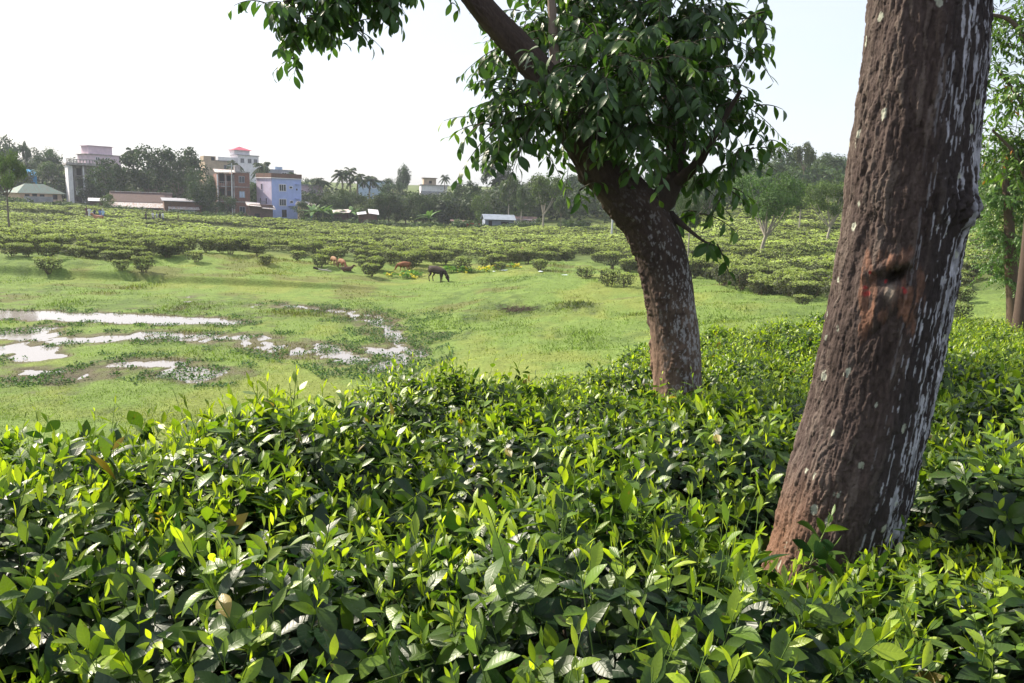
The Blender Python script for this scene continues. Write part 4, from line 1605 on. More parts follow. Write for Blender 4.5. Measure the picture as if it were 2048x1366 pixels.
def woodland():
    r = np.random.default_rng(15)
    sky_u = np.array([-.66, -.55, -.5, -.4, -.36, -.27, -.2, -.15, -.08, -.04, .0, .1, .2, .28, .33, .45, .66])
    sky_y = np.array([292, 318, 325, 335, 345, 368, 372, 376, 380, 372, 350, 350, 355, 325, 308, 322, 318])
    out = []
    for k in range(520):
        if k < 170:
            u = r.uniform(-.70, .12)
            d = r.uniform(196, 300) if u < -.02 else r.uniform(150, 250)
        elif k < 330:
            u = r.uniform(-.70, .16)
            d = r.uniform(170, 196) if u < -.1 else r.uniform(144, 190)
        else:
            u = r.uniform(.05, .72)
            d = r.uniform(132, 230)
        px = 1024+FPX*u
        x = u*d
        z0 = gz(x, d)
        lim = zat(px, np.interp(u, sky_u, sky_y)+r.uniform(0, 22), d)
        h = min(lim-z0, r.uniform(4.5, 6.5) if 170 <= k < 330 and u < -.2 else r.uniform(5, 9.5))
        if h < 1.6:
            continue
        R = r.uniform(2.2, 4.2)
        n = 330
        v = norm(r.normal(size=(n, 3)))
        wob = 1+.4*vnoise(v[:, 0]*2.2+k, v[:, 1]*2.2, v[:, 2]*2.2, seed=k)
        P = np.array([x, d, z0+h*.5])+v*(r.uniform(.3, 1, n)**.5*wob)[:, None]*np.array([R, R, h*.5])
        c = (np.array([.050, .085, .034]) if u > .1 else np.array([.040, .062, .032]))*r.uniform(.6, 1.3)*r.uniform(.7, 1.3, n)[:, None]
        out.append(quads_set(P, v+np.array([0, 0, .4])+r.normal(0, .4, (n, 3)), r.uniform(.45, .95, n), c, .6, r))
    tag(link('woodland', mesh_of('woodland', out, M_FAR)), 'hazy wood closing off the hills behind the village and the tea', 'woodland', kind='stuff')
    # hedge-like scrub between the last tea strip and the houses
    out = []
    for k in range(150):
        px = r.uniform(-40, 1190)
        d = np.interp(px, [0, 300, 560, 900, 1180], [152, 142, 139, 133, 126])+r.uniform(0, 4)
        x = at(px, 420, d)[0]
        z0 = gz(x, d)
        R, h = r.uniform(.9, 2.0), r.uniform(.8, 1.7)
        if 515 < px < 606 or 960 < px < 1034:
            h *= .55
        n = 110
        v = norm(r.normal(size=(n, 3)))
        P = np.array([x, d, z0+h*.4])+v*(r.uniform(.3, 1, n)**.5)[:, None]*np.array([R, R*.6, h*.6])
        c = np.array([.052, .085, .035])*r.uniform(.6, 1.5)*r.uniform(.7, 1.3, n)[:, None]
        out.append(quads_set(P, v+np.array([0, 0, .4])+r.normal(0, .4, (n, 3)), r.uniform(.25, .55, n), c, .6, r))
    tag(link('scrub', mesh_of('scrub', out, M_FAR)), 'low weedy scrub between the last tea strip and the village houses', 'scrub', kind='stuff')


woodland()


def palm_meshes(seed, nf=18):
    r = np.random.default_rng(seed)
    tr = curve([[0, 0, -.1], [.03, .02, .45], [.0, .0, .80]], 10)
    trunk = mesh_of('trunk', [tube(tr, np.linspace(.022, .015, 10), 8, (.20, .17, .14))], M_BARKF)
    out = []
    for k in range(nf):
        a = k*GA+r.normal(0, .2)
        el = r.uniform(-.35, 1.15)
        D = np.array([math.cos(a)*math.cos(el), math.sin(a)*math.cos(el), math.sin(el)])
        n = 22
        t = np.linspace(0, 1, n)
        L = r.uniform(.24, .30)
        pts = np.array([0, 0, .80])+D*(L*t)[:, None]-np.array([0, 0, 1.0])*(.17*t**2)[:, None]
        out.append(tube(pts, np.linspace(.005, .001, n), 4, (.10, .12, .05)))
        tang = norm(np.gradient(pts, axis=0))
        sd = norm(np.cross(tang, np.array([0, 0, 1.0])))
        for sg in (-1, 1):
            DD = sd*sg*.8+tang*.7-np.array([0, 0, .35])+r.normal(0, .12, (n, 3))
            out.append(leaf_set(pts, DD, np.tile([0, 0, 1.0], (n, 1))+r.normal(0, .2, (n, 3)), .075*np.sin(np.clip(t*.9+.12, 0, 1)*3.14)+.02, .014, [.6, 1, .1], .3, .1,
                                np.array([.055, .085, .035])*r.uniform(.6, 1.5, n)[:, None]))
    return trunk, mesh_of('fronds', out, M_FAR)


PALMS = [palm_meshes(70+i) for i in range(3)]
for i, (px, top, d, lab) in enumerate([
        (268, 282, 196, 'palm crown sticking up left of the tallest dark tree'),
        (527, 312, 168, 'tall coconut palm leaning over the roof corner of the lavender-blue house'),
        (470, 312, 196, 'coconut palm in front of the white house with the red pagoda roof'),
        (640, 346, 182, 'small coconut palm right of the lavender-blue house'),
        (683, 330, 176, 'coconut palm at the left side of the palm cluster'),
        (698, 326, 184, 'highest coconut palm in the middle of the palm cluster'),
        (716, 336, 178, 'coconut palm at the right side of the palm cluster'),
        (742, 343, 180, 'slim lone coconut palm just right of the palm cluster'),
        (889, 344, 222, 'tiny dark palm standing beside the hilltop terrace house')]):
    x = at(px, 400, d)[0]
    z0 = gz(x, d)
    h = (zat(px, top, d)-z0)*1.02
    e = empty('coconut_palm', (x, d, z0), i*1.3, lab, 'palm tree', 'coconut palms of the village')
    sw = 52/FPX*d/.56 if d < 190 else 40/FPX*d/.56
    if px == 889:
        sw = 26/FPX*d/.56
    e.scale = (sw, sw, h)
    t, f = PALMS[i % 3]
    link('trunk', t, e)
    o = link('fronds', f, e)
    o.color = (.8, .85, .9, 1)


def banana(seed):
    r = np.random.default_rng(seed)
    n = 11
    a = np.arange(n)*GA
    el = r.uniform(.5, 1.3, n)
    D = np.stack([np.cos(a)*np.cos(el), np.sin(a)*np.cos(el), np.sin(el)], 1)
    lv = leaf_set(np.tile([0, 0, 1.5], (n, 1))+r.normal(0, .05, (n, 3)), D, np.tile([0, 0, 1.0], (n, 1))-D*.3, r.uniform(1.5, 2.4, n), r.uniform(.45, .65, n), [.1, .7, 1, 1, .9, .7, .1],
                  r.uniform(.3, .8, n), -.25, np.array([.085, .16, .05])*r.uniform(.7, 1.4, n)[:, None])
    return mesh_of('leaves', [lv], M_FAR), mesh_of('stem', [tube(np.array([[0, 0, -.1], [.03, 0, .8], [0, 0, 1.7]]), [.15, .12, .07], 8, (.13, .15, .06))], M_BARKF)


BAN = [banana(1), banana(2)]
for i, (px, d, k, lab) in enumerate([(628, 140, 1.25, 'banana plant nearest the lavender-blue house'), (646, 139, 1.35, 'large banana plant with broad arching leaves, second from the lavender-blue house'),
                                     (664, 141, 1.1, 'banana plant just left of the small tin shack'), (702, 143, 1.3, 'banana plant behind the small tin shack'),
                                     (858, 141, 1.2, 'pale banana plant in the dark trees below the hilltop house')]):
    x = at(px, 430, d)[0]
    e = empty('banana_plant', (x, d, gz(x, d)), i*1.1, lab, 'banana plant', 'banana plants by the village edge')
    e.scale = (k, k, k)
    link('leaves', BAN[i % 2][0], e)
    link('stem', BAN[i % 2][1], e)


# ------------------------------------------------------------------ trees just beyond the near tea, at the right
def right_trees():
    r = np.random.default_rng(17)
    P, rad = axis_world([(2034, 690, 17), (2041, 640, 14), (2049, 560, 12), (2062, 430, 11), (2076, 300, 10), (2092, 120, 8), (2100, -60, 6)], 11.5)
    root = empty('leafy_tree', (P[0][0], 11.5, gz(P[0][0], 11.5)), 0, 'large-leaved tree leaning at the right edge with some yellow leaves', 'tree')
    C = curve(np.column_stack([P, rad]), 60)
    C[:, 2] -= 0
    part_at('trunk', mesh_of('trunk', [tube(C[:, :3], C[:, 3], 14, (.085, .062, .05))], M_BARK), root)
    bl = [(2000, 150, .2, 40), (2040, 60, 0, 60), (2000, 20, .5, 45), (1985, 90, .4, 34), (1990, 200, .2, 36), (2030, 340, .2, 40), (1975, 300, .5, 26), (2060, 180, -.3, 60), (1985, 250, .3, 32), (2030, 270, .2, 50), (2000, 310, .4, 34), (2080, 300, 0, 60), (2100, 40, .3, 80), (2120, 160, .5, 80),
          (2090, -80, 0, 90), (2180, 20, .6, 120), (2160, 220, .4, 90)]
    a, b = sprays([pxblob(x, y, 11.5+dz, q*.8) for x, y, dz, q in bl], 820, r, .12, twig=.42, tint0=(.055, .12, .02), tint1=(.12, .21, .035), yellow=.008, droop=.5, wid=.33)
    part_at('crown', mesh_of('crown', a, M_LEAF), root)
    part_at('twig', mesh_of('twig', b, M_TWIG), root)
    for rows in ([(2078, 280, 6), (2040, 200, 4), (1995, 140, 2)], [(2088, 160, 6), (2030, 50, 4), (1970, 26, 3)], [(2066, 390, 5), (2030, 310, 3), (1985, 260, 2)]):
        Pq, rq = axis_world(rows, 11.5)
        part_at('limb', mesh_of('limb', [tube(curve(Pq, 14), np.linspace(rq[0], rq[-1], 14), 6, (.12, .09, .07))], M_BARK), root)
    P, rad = axis_world([(2028, 660, 14), (2026, 600, 12), (2021, 520, 11), (2018, 440, 9), (2012, 370, 7), (2010, 300, 5)], 16)
    root = empty('feathery_tree', (P[0][0], 16, gz(P[0][0], 16)), 0, 'feathery bright green tree with a straight brown trunk behind the leaning edge tree', 'tree')
    C = curve(np.column_stack([P, rad]), 50)
    part_at('trunk', mesh_of('trunk', [tube(C[:, :3], C[:, 3], 12, (.10, .072, .055))], M_BARK), root)
    bl = [(2005, 385, 0, 40), (1985, 380, .2, 24), (2040, 400, .3, 45), (2000, 470, .2, 32), (2040, 480, 0, 35), (1988, 520, .1, 22), (2010, 550, .2, 22), (2045, 550, .4, 30), (1996, 330, .3, 34), (2060, 330, .4, 60),
          (2090, 430, .5, 50), (1992, 440, .3, 24)]
    a, b = sprays([pxblob(x, y, 16+dz, q*.85) for x, y, dz, q in bl], 900, r, .075, twig=.5, nleaf=26, tint0=(.055, .125, .028), tint1=(.12, .22, .05), droop=.55, wid=.30, sun=0)
    part_at('crown', mesh_of('crown', a, M_LEAF), root)
    part_at('twig', mesh_of('twig', b, M_TWIG), root)


right_trees()


# ------------------------------------------------------------------ village
def mt(n, d, px):
    return n/FPX*d


W_LAV = flat_material('lavender_wall', (.52, .46, .62), .85, (.45, .38, .50), 1.2)
W_BLUE = flat_material('blue_wall', (.38, .45, .76), .85, (.31, .38, .66), 1.0)
W_WHITE = flat_material('white_wall', (.72, .70, .74), .85, (.58, .56, .60), 1.2)
W_PINK = flat_material('pink_wall', (.66, .50, .58), .85, (.55, .42, .50), 1.2)
W_PEACH = flat_material('peach_wall', (.58, .42, .32), .9, (.48, .34, .26), 1.5)
W_BEIGE = flat_material('beige_wall', (.46, .36, .25), .9, (.36, .28, .21), 1.2)
W_CONC = flat_material('weathered_concrete', (.40, .37, .37), .95, (.16, .14, .14), 1.6, (1, 1, .4))
W_BRICK = flat_material('raw_brick', (.24, .115, .085), .95, (.15, .09, .08), 3.0)
W_DARK = flat_material('dark_opening', (.03, .028, .032), .8, (.02, .02, .02))
W_GLASS = flat_material('window_glass', (.035, .045, .06), .12, (.02, .03, .04), spec=.6)
W_GREY = flat_material('grey_wall', (.30, .30, .34), .9, (.22, .22, .25), 1.2)
R_RUST = flat_material('rusty_sheet', (.125, .070, .062), .75, (.075, .048, .046), 2.5, (3, .4, 1))
R_TIN = flat_material('tin_sheet', (.46, .44, .44), .6, (.36, .22, .17), 2.2, (3, .5, 1), lo=.48, hi=.6)
R_GREEN = flat_material('green_sheet', (.10, .185, .165), .8, (.13, .12, .11), 1.4, (3, .5, 1))
R_BLUE = flat_material('blue_sheet', (.02, .28, .58), .55, (.03, .20, .42), 1.0)
R_RED = flat_material('red_sheet', (.50, .07, .13), .6, (.38, .06, .10), 1.0)
R_BROWN = flat_material('brown_parapet', (.16, .085, .060), .9, (.10, .06, .05), 2.0)
W_PANEL = flat_material('pale_blue_panel', (.42, .52, .68), .7, (.34, .42, .56), 1.4)
M_POLE = flat_material('pole_paint', (.55, .56, .60), .6, (.42, .43, .46), 2.0)
M_CLOTHR = flat_material('red_cloth', (.40, .05, .05), .8, (.28, .05, .05), 3.0)


def site(name, px, d, phi, label, cat='house', group=None, py=420):
    """a plot: local x along the front, -y the front, origin at the middle of the front foot"""
    p = at(px, py, d)
    return empty(name, (p[0], d, gz(p[0], d)), R_(phi)-math.atan2(p[0], d), label, cat, group)


def ztop(root, px, py):
    return zat(px, py, root.location.y)-root.location.z


def window(root, x, z, w, h, frame, face='front', depth=0.0, wid=0.0, pane=None, bars=1, y=0.0):
    """a framed window on the front (y = 0) or left (x = -wid/2) face, its pane a sub-part"""
    f, g = MB(), MB()
    t = .12
    for a, b, c, d_ in ((-w/2-t, w/2+t, z-t, z), (-w/2-t, w/2+t, z+h, z+h+t), (-w/2-t, -w/2, z, z+h), (w/2, w/2+t, z, z+h)):
        f.box(a, b, -.07, .02, c, d_)
    for k in range(bars):
        bx = -w/2+w*(k+1)/(bars+1)
        f.box(bx-.04, bx+.04, -.05, .0, z+.002, z+h-.002)
    g.box(-w/2+.003, w/2-.003, -.025, .012, z+.003, z+h-.003)
    fo = f.build('window', frame, root)
    go = g.build('pane', pane or W_GLASS, fo)
    if face == 'front':
        fo.location = (x, y, 0)
    else:
        fo.location = (-wid/2, x, 0)
        fo.rotation_euler = (0, 0, -math.pi/2)
    return fo


def opening(root, x, z, w, h, name='door', face='front', wid=0, mat=None, y=0.0):
    g = MB().box(-w/2, w/2, -.035, .02, z, z+h).build(name, mat or W_DARK, root)
    if face == 'front':
        g.location = (x, y, 0)
    else:
        g.location = (-wid/2, x, 0)
        g.rotation_euler = (0, 0, -math.pi/2)
    return g


def gable(mb, x0, x1, y0, y1, z0, z1, t=.06):
    """two sheets meeting at a ridge along x"""
    ym = (y0+y1)/2
    mb.slab((x0, y0, z0), (x1, y0, z0), (x1, ym, z1), (x0, ym, z1), t)
    mb.slab((x1, y1, z0), (x0, y1, z0), (x0, ym, z1), (x1, ym, z1), t)


def village():
    # lavender-blue corner house
    e = site('blue_house', 574, 158, 28, 'lavender-blue three-storey house with white framed windows and a brown parapet')
    W, D = 6.4, 6.4
    H = ztop(e, 574, 358)
    MB().box(-W/2, W/2, 0.0, D, -1.5, H).build('wall', W_BLUE, e)
    MB().box(-W/2-.035, -W/2-.003, .0, D, 2.3, H).build('side_wall', W_LAV, e)
    rf = MB()
    rf.box(-W/2-.22, W/2+.22, -.22, D+.22, H, H+.16)
    rf.build('roof_slab', W_WHITE, e)
    pr = MB()
    pr.box(-W/2-.1, W/2+.1, -.1, .12, H+.16, H+1.0).box(-W/2-.1, -W/2+.12, .12, D+.1, H+.16, H+1.0).box(W/2-.12, W/2+.1, .12, D+.1, H+.16, H+1.0)
    pr.build('parapet', R_BROWN, e)
    for fl, z in enumerate((H-2.35, H-5.2)):
        window(e, -.9, z, 1.35, 1.2, W_WHITE, bars=2)
        window(e, 1.0 if fl else .9, z+.55, .55, .35, W_WHITE, bars=0)
        opening(e, 2.2, z+.2, .3, .35, 'vent')
        MB().box(1.75, 2.75, -.45, -.003, z+1.35, z+1.43).build('sunshade', W_BLUE, e)
    for y_, z in ((4.1, H-2.2), (4.6, H-5.0), (2.2, H-5.0)):
        window(e, y_, z, .5, 1.1, W_LAV, 'left', wid=W+.07, bars=0)
    opening(e, -.6, .2, 1.0, 1.5, 'door')
    MB().box(.3, W/2, -.8, -.003, 2.45, 2.55).build('ledge', W_BLUE, e)
    bal = MB().box(-W/2-1.0, -W/2-.036, .6, 3.2, 2.2, 2.32)
    for k in range(7):
        bal.box(-W/2-.98, -W/2-.92, .65+k*.4, .71+k*.4, 2.32, 3.2)
    bal.box(-W/2-1.0, -W/2-.9, .6, 3.2, 3.2, 3.27)
    bal.build('balcony', W_GREY, e)
    # plant pots on its roof
    t = tree_variant('bush', 0)
    sh = empty('roof_shrub', tuple(e.matrix_basis @ Vector((2.0, 1.5, H+.16))), 0, 'green shrub growing behind the parapet of the lavender-blue house', 'shrub')
    sh.scale = (1.8, 1.8, 1.6)
    link('foliage', t[0], sh)

    # brick block
    e = site('brick_block', 469, 156, 8, 'unfinished brown brick block of three storeys with ragged tin along its roof')
    W, D = 6.0, 6.0
    H = ztop(e, 469, 345)
    body = MB().box(.1, W/2, 0, D, -1.5, H)
    body.box(-W/2, .1, .9, D, -1.5, H-.3)
    body.build('wall', W_BRICK, e)
    for k, z in enumerate((2.9, 5.8)):
        fl = MB().box(-W/2-.15, .09, -.35, .89, z, z+.18)
        for q in range(9):
            fl.box(-W/2+q*.36, -W/2+.05+q*.36, -.32, -.27, z+.18, z+.95)
        fl.box(-W/2-.1, .05, -.34, -.24, z+.95, z+1.02)
        fl.build('balcony', W_CONC, e)
        MB().box(.101, W/2+.08, -.10, -.003, z, z+.2).build('floor_band', W_CONC, e)
    for x_ in (-W/2, -1.5, .0):
        MB().box(x_-.12, x_+.10, -.30, -.05, -1, H-.45).build('post', W_WHITE if x_ < -2 else W_CONC, e)
    for z in (.9, 3.9, 6.8):
        window(e, 1.5, z, .9, 1.1, W_GREY, bars=1, pane=W_PANEL if 3 < z < 5 else None)
        opening(e, -2.1, z-.3, .9, 1.9, 'door', y=.9)
        opening(e, -.8, z+.2, .7, 1.0, 'window', y=.9)
    tin = MB().slab((-W/2-.5, -.6, H-.15), (.4, -.6, H-.02), (.4, 2.6, H+.5), (-W/2-.5, 2.6, H+.55), .05)
    tin.build('tin_roof', R_TIN, e)
    MB().box(.2, W/2+.1, -.1, D, H+.002, H+.25).box(.5, 1.6, 2, 3.2, H+.25, H+1.5).build('roof_slab', W_CONC, e)

    # weathered concrete house
    e = site('concrete_house', 179, 169, 6, 'weathered grey-white concrete house with open recessed floors and a stair pillar')
    W, D = 7.2, 6.5
    H = ztop(e, 172, 331)
    w_ = MB().box(-W/2+1.1, W/2, 1.2, D, -1.5, H)
    w_.build('wall', W_CONC, e)
    MB().box(-W/2, -W/2+.9, 0, D, -1.5, H-.2).build('pillar', W_WHITE, e)
    sl = MB()
    for z in (2.6, 5.6):
        sl.box(-W/2+1.101, W/2, -.1, 1.199, z, z+.2)
    sl.build('floor_slab', W_CONC, e)
    for x_ in (-W/2+2.9, 1.4, W/2-.2):
        MB().box(x_-.14, x_+.14, -.06, .2, -1, H-.2).build('post', W_WHITE, e)
    MB().box(-W/2+1.3, -W/2+2.75, .0, .12, 1.8, 2.599).build('low_wall', W_WHITE, e)
    MB().box(-W/2-.3, W/2+.8, -.8, D+.5, H, H+.3).build('roof_slab', W_CONC, e)
    pp = MB().box(-W/2-.2, W/2+.7, -.7, -.5, H+.3, H+.5).box(-W/2-.2, W/2+.7, -.7, -.5, H+1.1, H+1.25)
    for k in range(14):
        pp.box(-W/2-.2+k*.60, -W/2+k*.60, -.68, -.52, H+.5, H+1.1)
    pp.build('parapet', W_CONC, e)
    window(e, 2.6, H-2.1, 1.3, 1.2, W_WHITE, bars=1, y=1.2)
    opening(e, -1.4, H-2.5, 1.0, 1.9, 'door', y=1.2)
    opening(e, -1.2, 3.2, 1.2, 1.9, 'door', y=1.2)
    opening(e, 1.6, 3.0, 1.6, 1.5, 'window', y=1.2)
    opening(e, -1.7, .3, 1.0, 1.3, 'window', y=1.2)

    # pink house on the rise
    e = site('pink_house', 202, 212, 20, 'pale pink flat-roofed house high behind the weathered concrete house', py=340)
    H = ztop(e, 202, 293)
    H2 = ztop(e, 202, 309)
    MB().box(-2.9, 3.1, 0, 5, H2, H).build('upper_wall', W_PINK, e)
    MB().box(-3.3, 3.5, -.4, 5.3, H, H+.14).build('roof_slab', W_PINK, e)
    MB().box(-3.6, 5, -.6, 6, -1.5, H2-.15).build('wall', W_PINK, e)
    MB().box(-4, 5.3, -1.0, 6.3, H2-.15, H2-.001).build('floor_slab', W_CONC, e)
    window(e, -.9, H2-1.7, .9, .9, W_WHITE, y=-.6)
    window(e, 1.6, H2-1.7, .9, .9, W_WHITE, y=-.6)

    # green-roofed house
    e = site('green_roofed_house', 84, 163, 22, 'low peach-walled house with a faded green hipped tin roof')
    W, D = 8.0, 5.6
    He = ztop(e, 84, 386)
    Hr = ztop(e, 84, 368)
    MB().box(-W/2, W/2, 0, D, -1.5, He).build('wall', W_PEACH, e)
    rf = MB()
    o = .7
    a, b, c, d_ = (-W/2-o, -o, He-.1), (W/2+o, -o, He-.1), (W/2+o, D+o, He-.1), (-W/2-o, D+o, He-.1)
    p, q = (-W/2+2.2, D/2, Hr), (W/2-2.2, D/2, Hr)
    rf.add([a, b, c, d_, p, q], [(0, 1, 5, 4), (1, 2, 5), (2, 3, 4, 5), (3, 0, 4), (3, 2, 1, 0)])
    rf.build('roof', R_GREEN, e)
    for x_ in (-2.6, .2, 2.7):
        opening(e, x_, .6, .9, 1.0, 'window')
    opening(e, -1.2, .0, .9, 1.7, 'door')
    MB().box(-4.2, 1.2, -2.6, -2.5, -.5, 1.2).build('yard_wall', W_GREY, e)

    # blue shed
    e = site('blue_shed', 56, 186, 10, 'small shed sheeted in bright blue behind the green-roofed house', 'shed', py=380)
    H = ztop(e, 56, 341)
    MB().box(-1.9, 2.0, 0, 3, -1.5, H-.9).build('wall', R_BLUE, e)
    MB().slab((-2.2, -.4, H-1.0), (2.3, -.4, H-1.15), (2.3, 3.2, H+.2), (-2.2, 3.2, H+.35), .08).build('roof', R_BLUE, e)
    opening(e, .3, H-3.0, .9, 1.2, 'window')

    # long rusty shed with a lean-to
    e = site('long_shed', 282, 151, -4, 'long shed with a dark rusty ridge roof and a patchy pale tin lean-to', 'shed')
    W, D = 11.0, 5.5
    Hr, He = ztop(e, 282, 385), ztop(e, 282, 405)
    MB().box(-W/2+.3, W/2-.3, .3, D, -1.5, He).build('wall', W_PEACH, e)
    rf = MB()
    gable(rf, -W/2, W/2, -.3, D+.5, He, Hr)
    rf.build('roof', R_RUST, e)
    MB().box(-W/2, W/2, D/2-.15, D/2+.35, Hr-.02, Hr+.12).build('ridge_cap', R_TIN, e)
    lt = MB().slab((-W/2-.2, -2.2, He-.95), (W/2+.5, -2.2, He-.95), (W/2+.5, -.35, He-.08), (-W/2-.2, -.35, He-.08), .06)
    lt.build('lean_to_roof', R_TIN, e)
    MB().box(-W/2+.2, W/2-.1, -1.9, -1.8, -1.5, He-.95).build('lean_to_wall', R_RUST, e)
    for k, x_ in enumerate((-3.9, -1.4, .6, 2.4, 4.2)):
        opening(e, x_, -.4, 1.1, He-.75, 'panel', y=-1.9, mat=(W_GREY, W_DARK, W_CONC, W_DARK, W_PANEL)[k])
    # grey shed beside it
    e = site('grey_shed', 366, 149, 4, 'low grey-roofed shed with pale blue wall panels right of the long rusty shed', 'shed')
    H = ztop(e, 366, 398)
    MB().box(-3.2, 3.2, 0, 4, -1.5, H-.3).build('wall', R_BROWN, e)
    MB().slab((-3.6, -.7, H-.45), (3.6, -.7, H-.5), (3.6, 4.3, H), (-3.6, 4.3, H+.05), .08).build('roof', W_GREY, e)
    MB().slab((-2.6, -1.5, H-1.9), (2.8, -1.5, H-1.95), (2.8, -.05, H-1.5), (-2.6, -.05, H-1.5), .05).build('awning', R_TIN, e)
    for x_ in (-1.7, 1.2):
        opening(e, x_, -.3, 1.8, H-1.7, 'panel', mat=W_PANEL)
    e = site('white_lean_to', 196, 151, 0, 'low white sheet roof beside the small pale bushy tree', 'shed')
    H = ztop(e, 196, 397)
    MB().slab((-1.6, -.6, H-.5), (1.6, -.6, H-.5), (1.6, 1.6, H), (-1.6, 1.6, H), .06).build('roof', W_WHITE, e)
    MB().box(-1.3, 1.3, 0, 1.5, -1.5, H-.42).build('wall', R_RUST, e)

    # beige house and white house with the red roof, up the slope
    e = site('beige_house', 440, 203, 14, 'beige flat-roofed house rising behind the brick block', py=350)
    H = ztop(e, 440, 322)
    MB().box(-3.6, 3.6, 0, 6, -1.5, H).build('wall', W_BEIGE, e)
    MB().box(-3.8, -.9, .2, 4, H+.003, H+1.1).build('roof_room', W_BEIGE, e)
    MB().box(-.89, 3.9, -.3, 6.3, H, H+.2).build('roof_slab', W_CONC, e)
    window(e, 1.6, H-1.9, 1.0, .9, W_CONC)
    opening(e, -1.6, H-.1, .8, 1.0, 'window', y=.2)
    e = site('red_roofed_house', 493, 236, 22, 'white hilltop house with a red pagoda roof over its stair tower', py=340)
    H = ztop(e, 493, 311)
    Ht = ztop(e, 493, 301)
    Hp = ztop(e, 493, 293)
    MB().box(-2.4, 3.8, 0, 6, -1.5, H).build('wall', W_WHITE, e)
    MB().box(-8, -2.41, .8, 6, -1.5, H-.8).build('wing', W_WHITE, e)
    MB().box(-2.7, 4.2, -.4, 6.3, H, H+.15).build('roof_slab', W_GREY, e)
    MB().box(-3.2, 1.4, .8, 4.6, H+.15, Ht).build('tower', W_WHITE, e)
    x0, x1, y0, y1 = -3.9, 2.1, .1, 5.3
    xm, ym = (x0+x1)/2, (y0+y1)/2
    MB().add([(x0, y0, Ht), (x1, y0, Ht), (x1, y1, Ht), (x0, y1, Ht), (xm-1.2, ym-.9, Ht+(Hp-Ht)*.62), (xm+1.2, ym-.9, Ht+(Hp-Ht)*.62), (xm+1.2, ym+.9, Ht+(Hp-Ht)*.62), (xm-1.2, ym+.9, Ht+(Hp-Ht)*.62), (xm, ym, Hp)],
             [(0, 1, 5, 4), (1, 2, 6, 5), (2, 3, 7, 6), (3, 0, 4, 7), (4, 5, 8), (5, 6, 8), (6, 7, 8), (7, 4, 8), (3, 2, 1, 0)]).build('tower_roof', R_RED, e)
    for x_ in (-1.2, 1.0, 2.8):
        window(e, x_, H-2.1, .9, 1.1, W_GREY)
    # grey house behind the palm
    e = site('grey_house', 556, 204, 10, 'grey flat-roofed building showing above the lavender-blue house', py=350)
    H = ztop(e, 556, 339)
    MB().box(-4.2, 4.0, 0, 5, -1.5, H).build('wall', W_GREY, e)
    MB().box(-3.9, -2.4, .2, 3, H+.003, H+.9).box(-.6, 1.2, .4, 3, H+.003, H+.7).build('roof_room', W_PANEL, e)
    window(e, 1.6, H-1.6, 1.1, .9, W_WHITE)
    e = site('pale_house', 622, 182, 6, 'pale low house wall just right of the lavender-blue house', py=390)
    H = ztop(e, 622, 371)
    MB().box(-2.6, 2.6, 0, 4, -1.5, H).build('wall', W_PINK, e)
    MB().box(-2.9, 3.1, -.5, 4.3, H, H+.16).build('roof_slab', W_GREY, e)
    window(e, .6, H-1.8, .9, .9, W_WHITE)
    # tin sheds round the lavender-blue house
    e = site('tin_shed', 524, 150, 6, 'rusty pale tin-roofed shed at the left foot of the lavender-blue house', 'shed')
    H = ztop(e, 524, 404)
    MB().box(-2.3, 2.0, 0, 2.5, -1.5, H-.5).build('wall', R_RUST, e)
    MB().slab((-2.8, -.9, H-.75), (-.2, -.9, H-.9), (-.2, 2.8, H-.2), (-2.8, 2.8, H-.05), .06).slab((-.1, -1.0, H-1.2), (2.4, -1.0, H-1.35), (2.4, 1.8, H-.75), (-.1, 1.8, H-.6), .06).build('roof', R_TIN, e)
    opening(e, -.9, -.2, .9, 1.3, 'door')
    e = site('tin_shed', 611, 153, -6, 'small tin-roofed shed at the right foot of the lavender-blue house', 'shed')
    H = ztop(e, 611, 404)
    MB().box(-1.5, 1.7, 0, 2.2, -1.5, H-.4).build('wall', W_PEACH, e)
    MB().slab((-1.9, -.7, H-.55), (2.0, -.7, H-.6), (2.0, 2.4, H), (-1.9, 2.4, H+.05), .06).build('roof', R_TIN, e)
    opening(e, .9, -.3, .8, 1.4, 'door', mat=R_BLUE)
    e = site('tin_shack', 678, 142, -10, 'tumbledown shack with a crooked pale tin roof beside the banana plants', 'shed')
    H = ztop(e, 678, 421)
    MB().box(-1.5, 1.6, 0, 2.2, -1.5, H-.35).build('wall', R_RUST, e)
    MB().slab((-1.8, -.7, H-.5), (2.0, -.7, H-.35), (2.0, 2.4, H+.25), (-1.8, 2.4, H-.05), .06).build('roof', R_TIN, e)
    opening(e, -.4, -.3, .8, 1.1, 'door')
    e = site('white_shack', 736, 141, 4, 'low shack under two white sheets in the dark trees', 'shed')
    H = ztop(e, 736, 420)
    MB().box(-1.6, 1.6, 0, 2, -1.5, H-.6).build('wall', R_BROWN, e)
    MB().slab((-1.9, -.7, H-.9), (-.3, -.7, H-.7), (-.3, 1.8, H-.3), (-1.9, 1.8, H-.5), .06).slab((.1, -.7, H-.6), (1.9, -.7, H-.8), (1.9, 1.8, H), (.1, 1.8, H+.1), .06).build('roof', W_WHITE, e)
    # pale blue building behind the palms, hilltop house
    e = site('pale_blue_house', 748, 206, 0, 'pale blue house half hidden behind the lone coconut palm', py=390)
    H = ztop(e, 748, 362)
    MB().box(-4.2, 4.2, 0, 5, -1.5, H).build('wall', W_PANEL, e)
    MB().box(-4.5, 4.5, -.4, 5.3, H, H+.18).build('roof_slab', W_GREY, e)
    for x_ in (-2.6, 0, 2.6):
        window(e, x_, H-1.8, .9, 1.0, W_WHITE)
    e = site('terrace_house', 868, 222, 6, 'hilltop house with a brown roof room above a long white terrace wall', py=390)
    H = ztop(e, 868, 371)
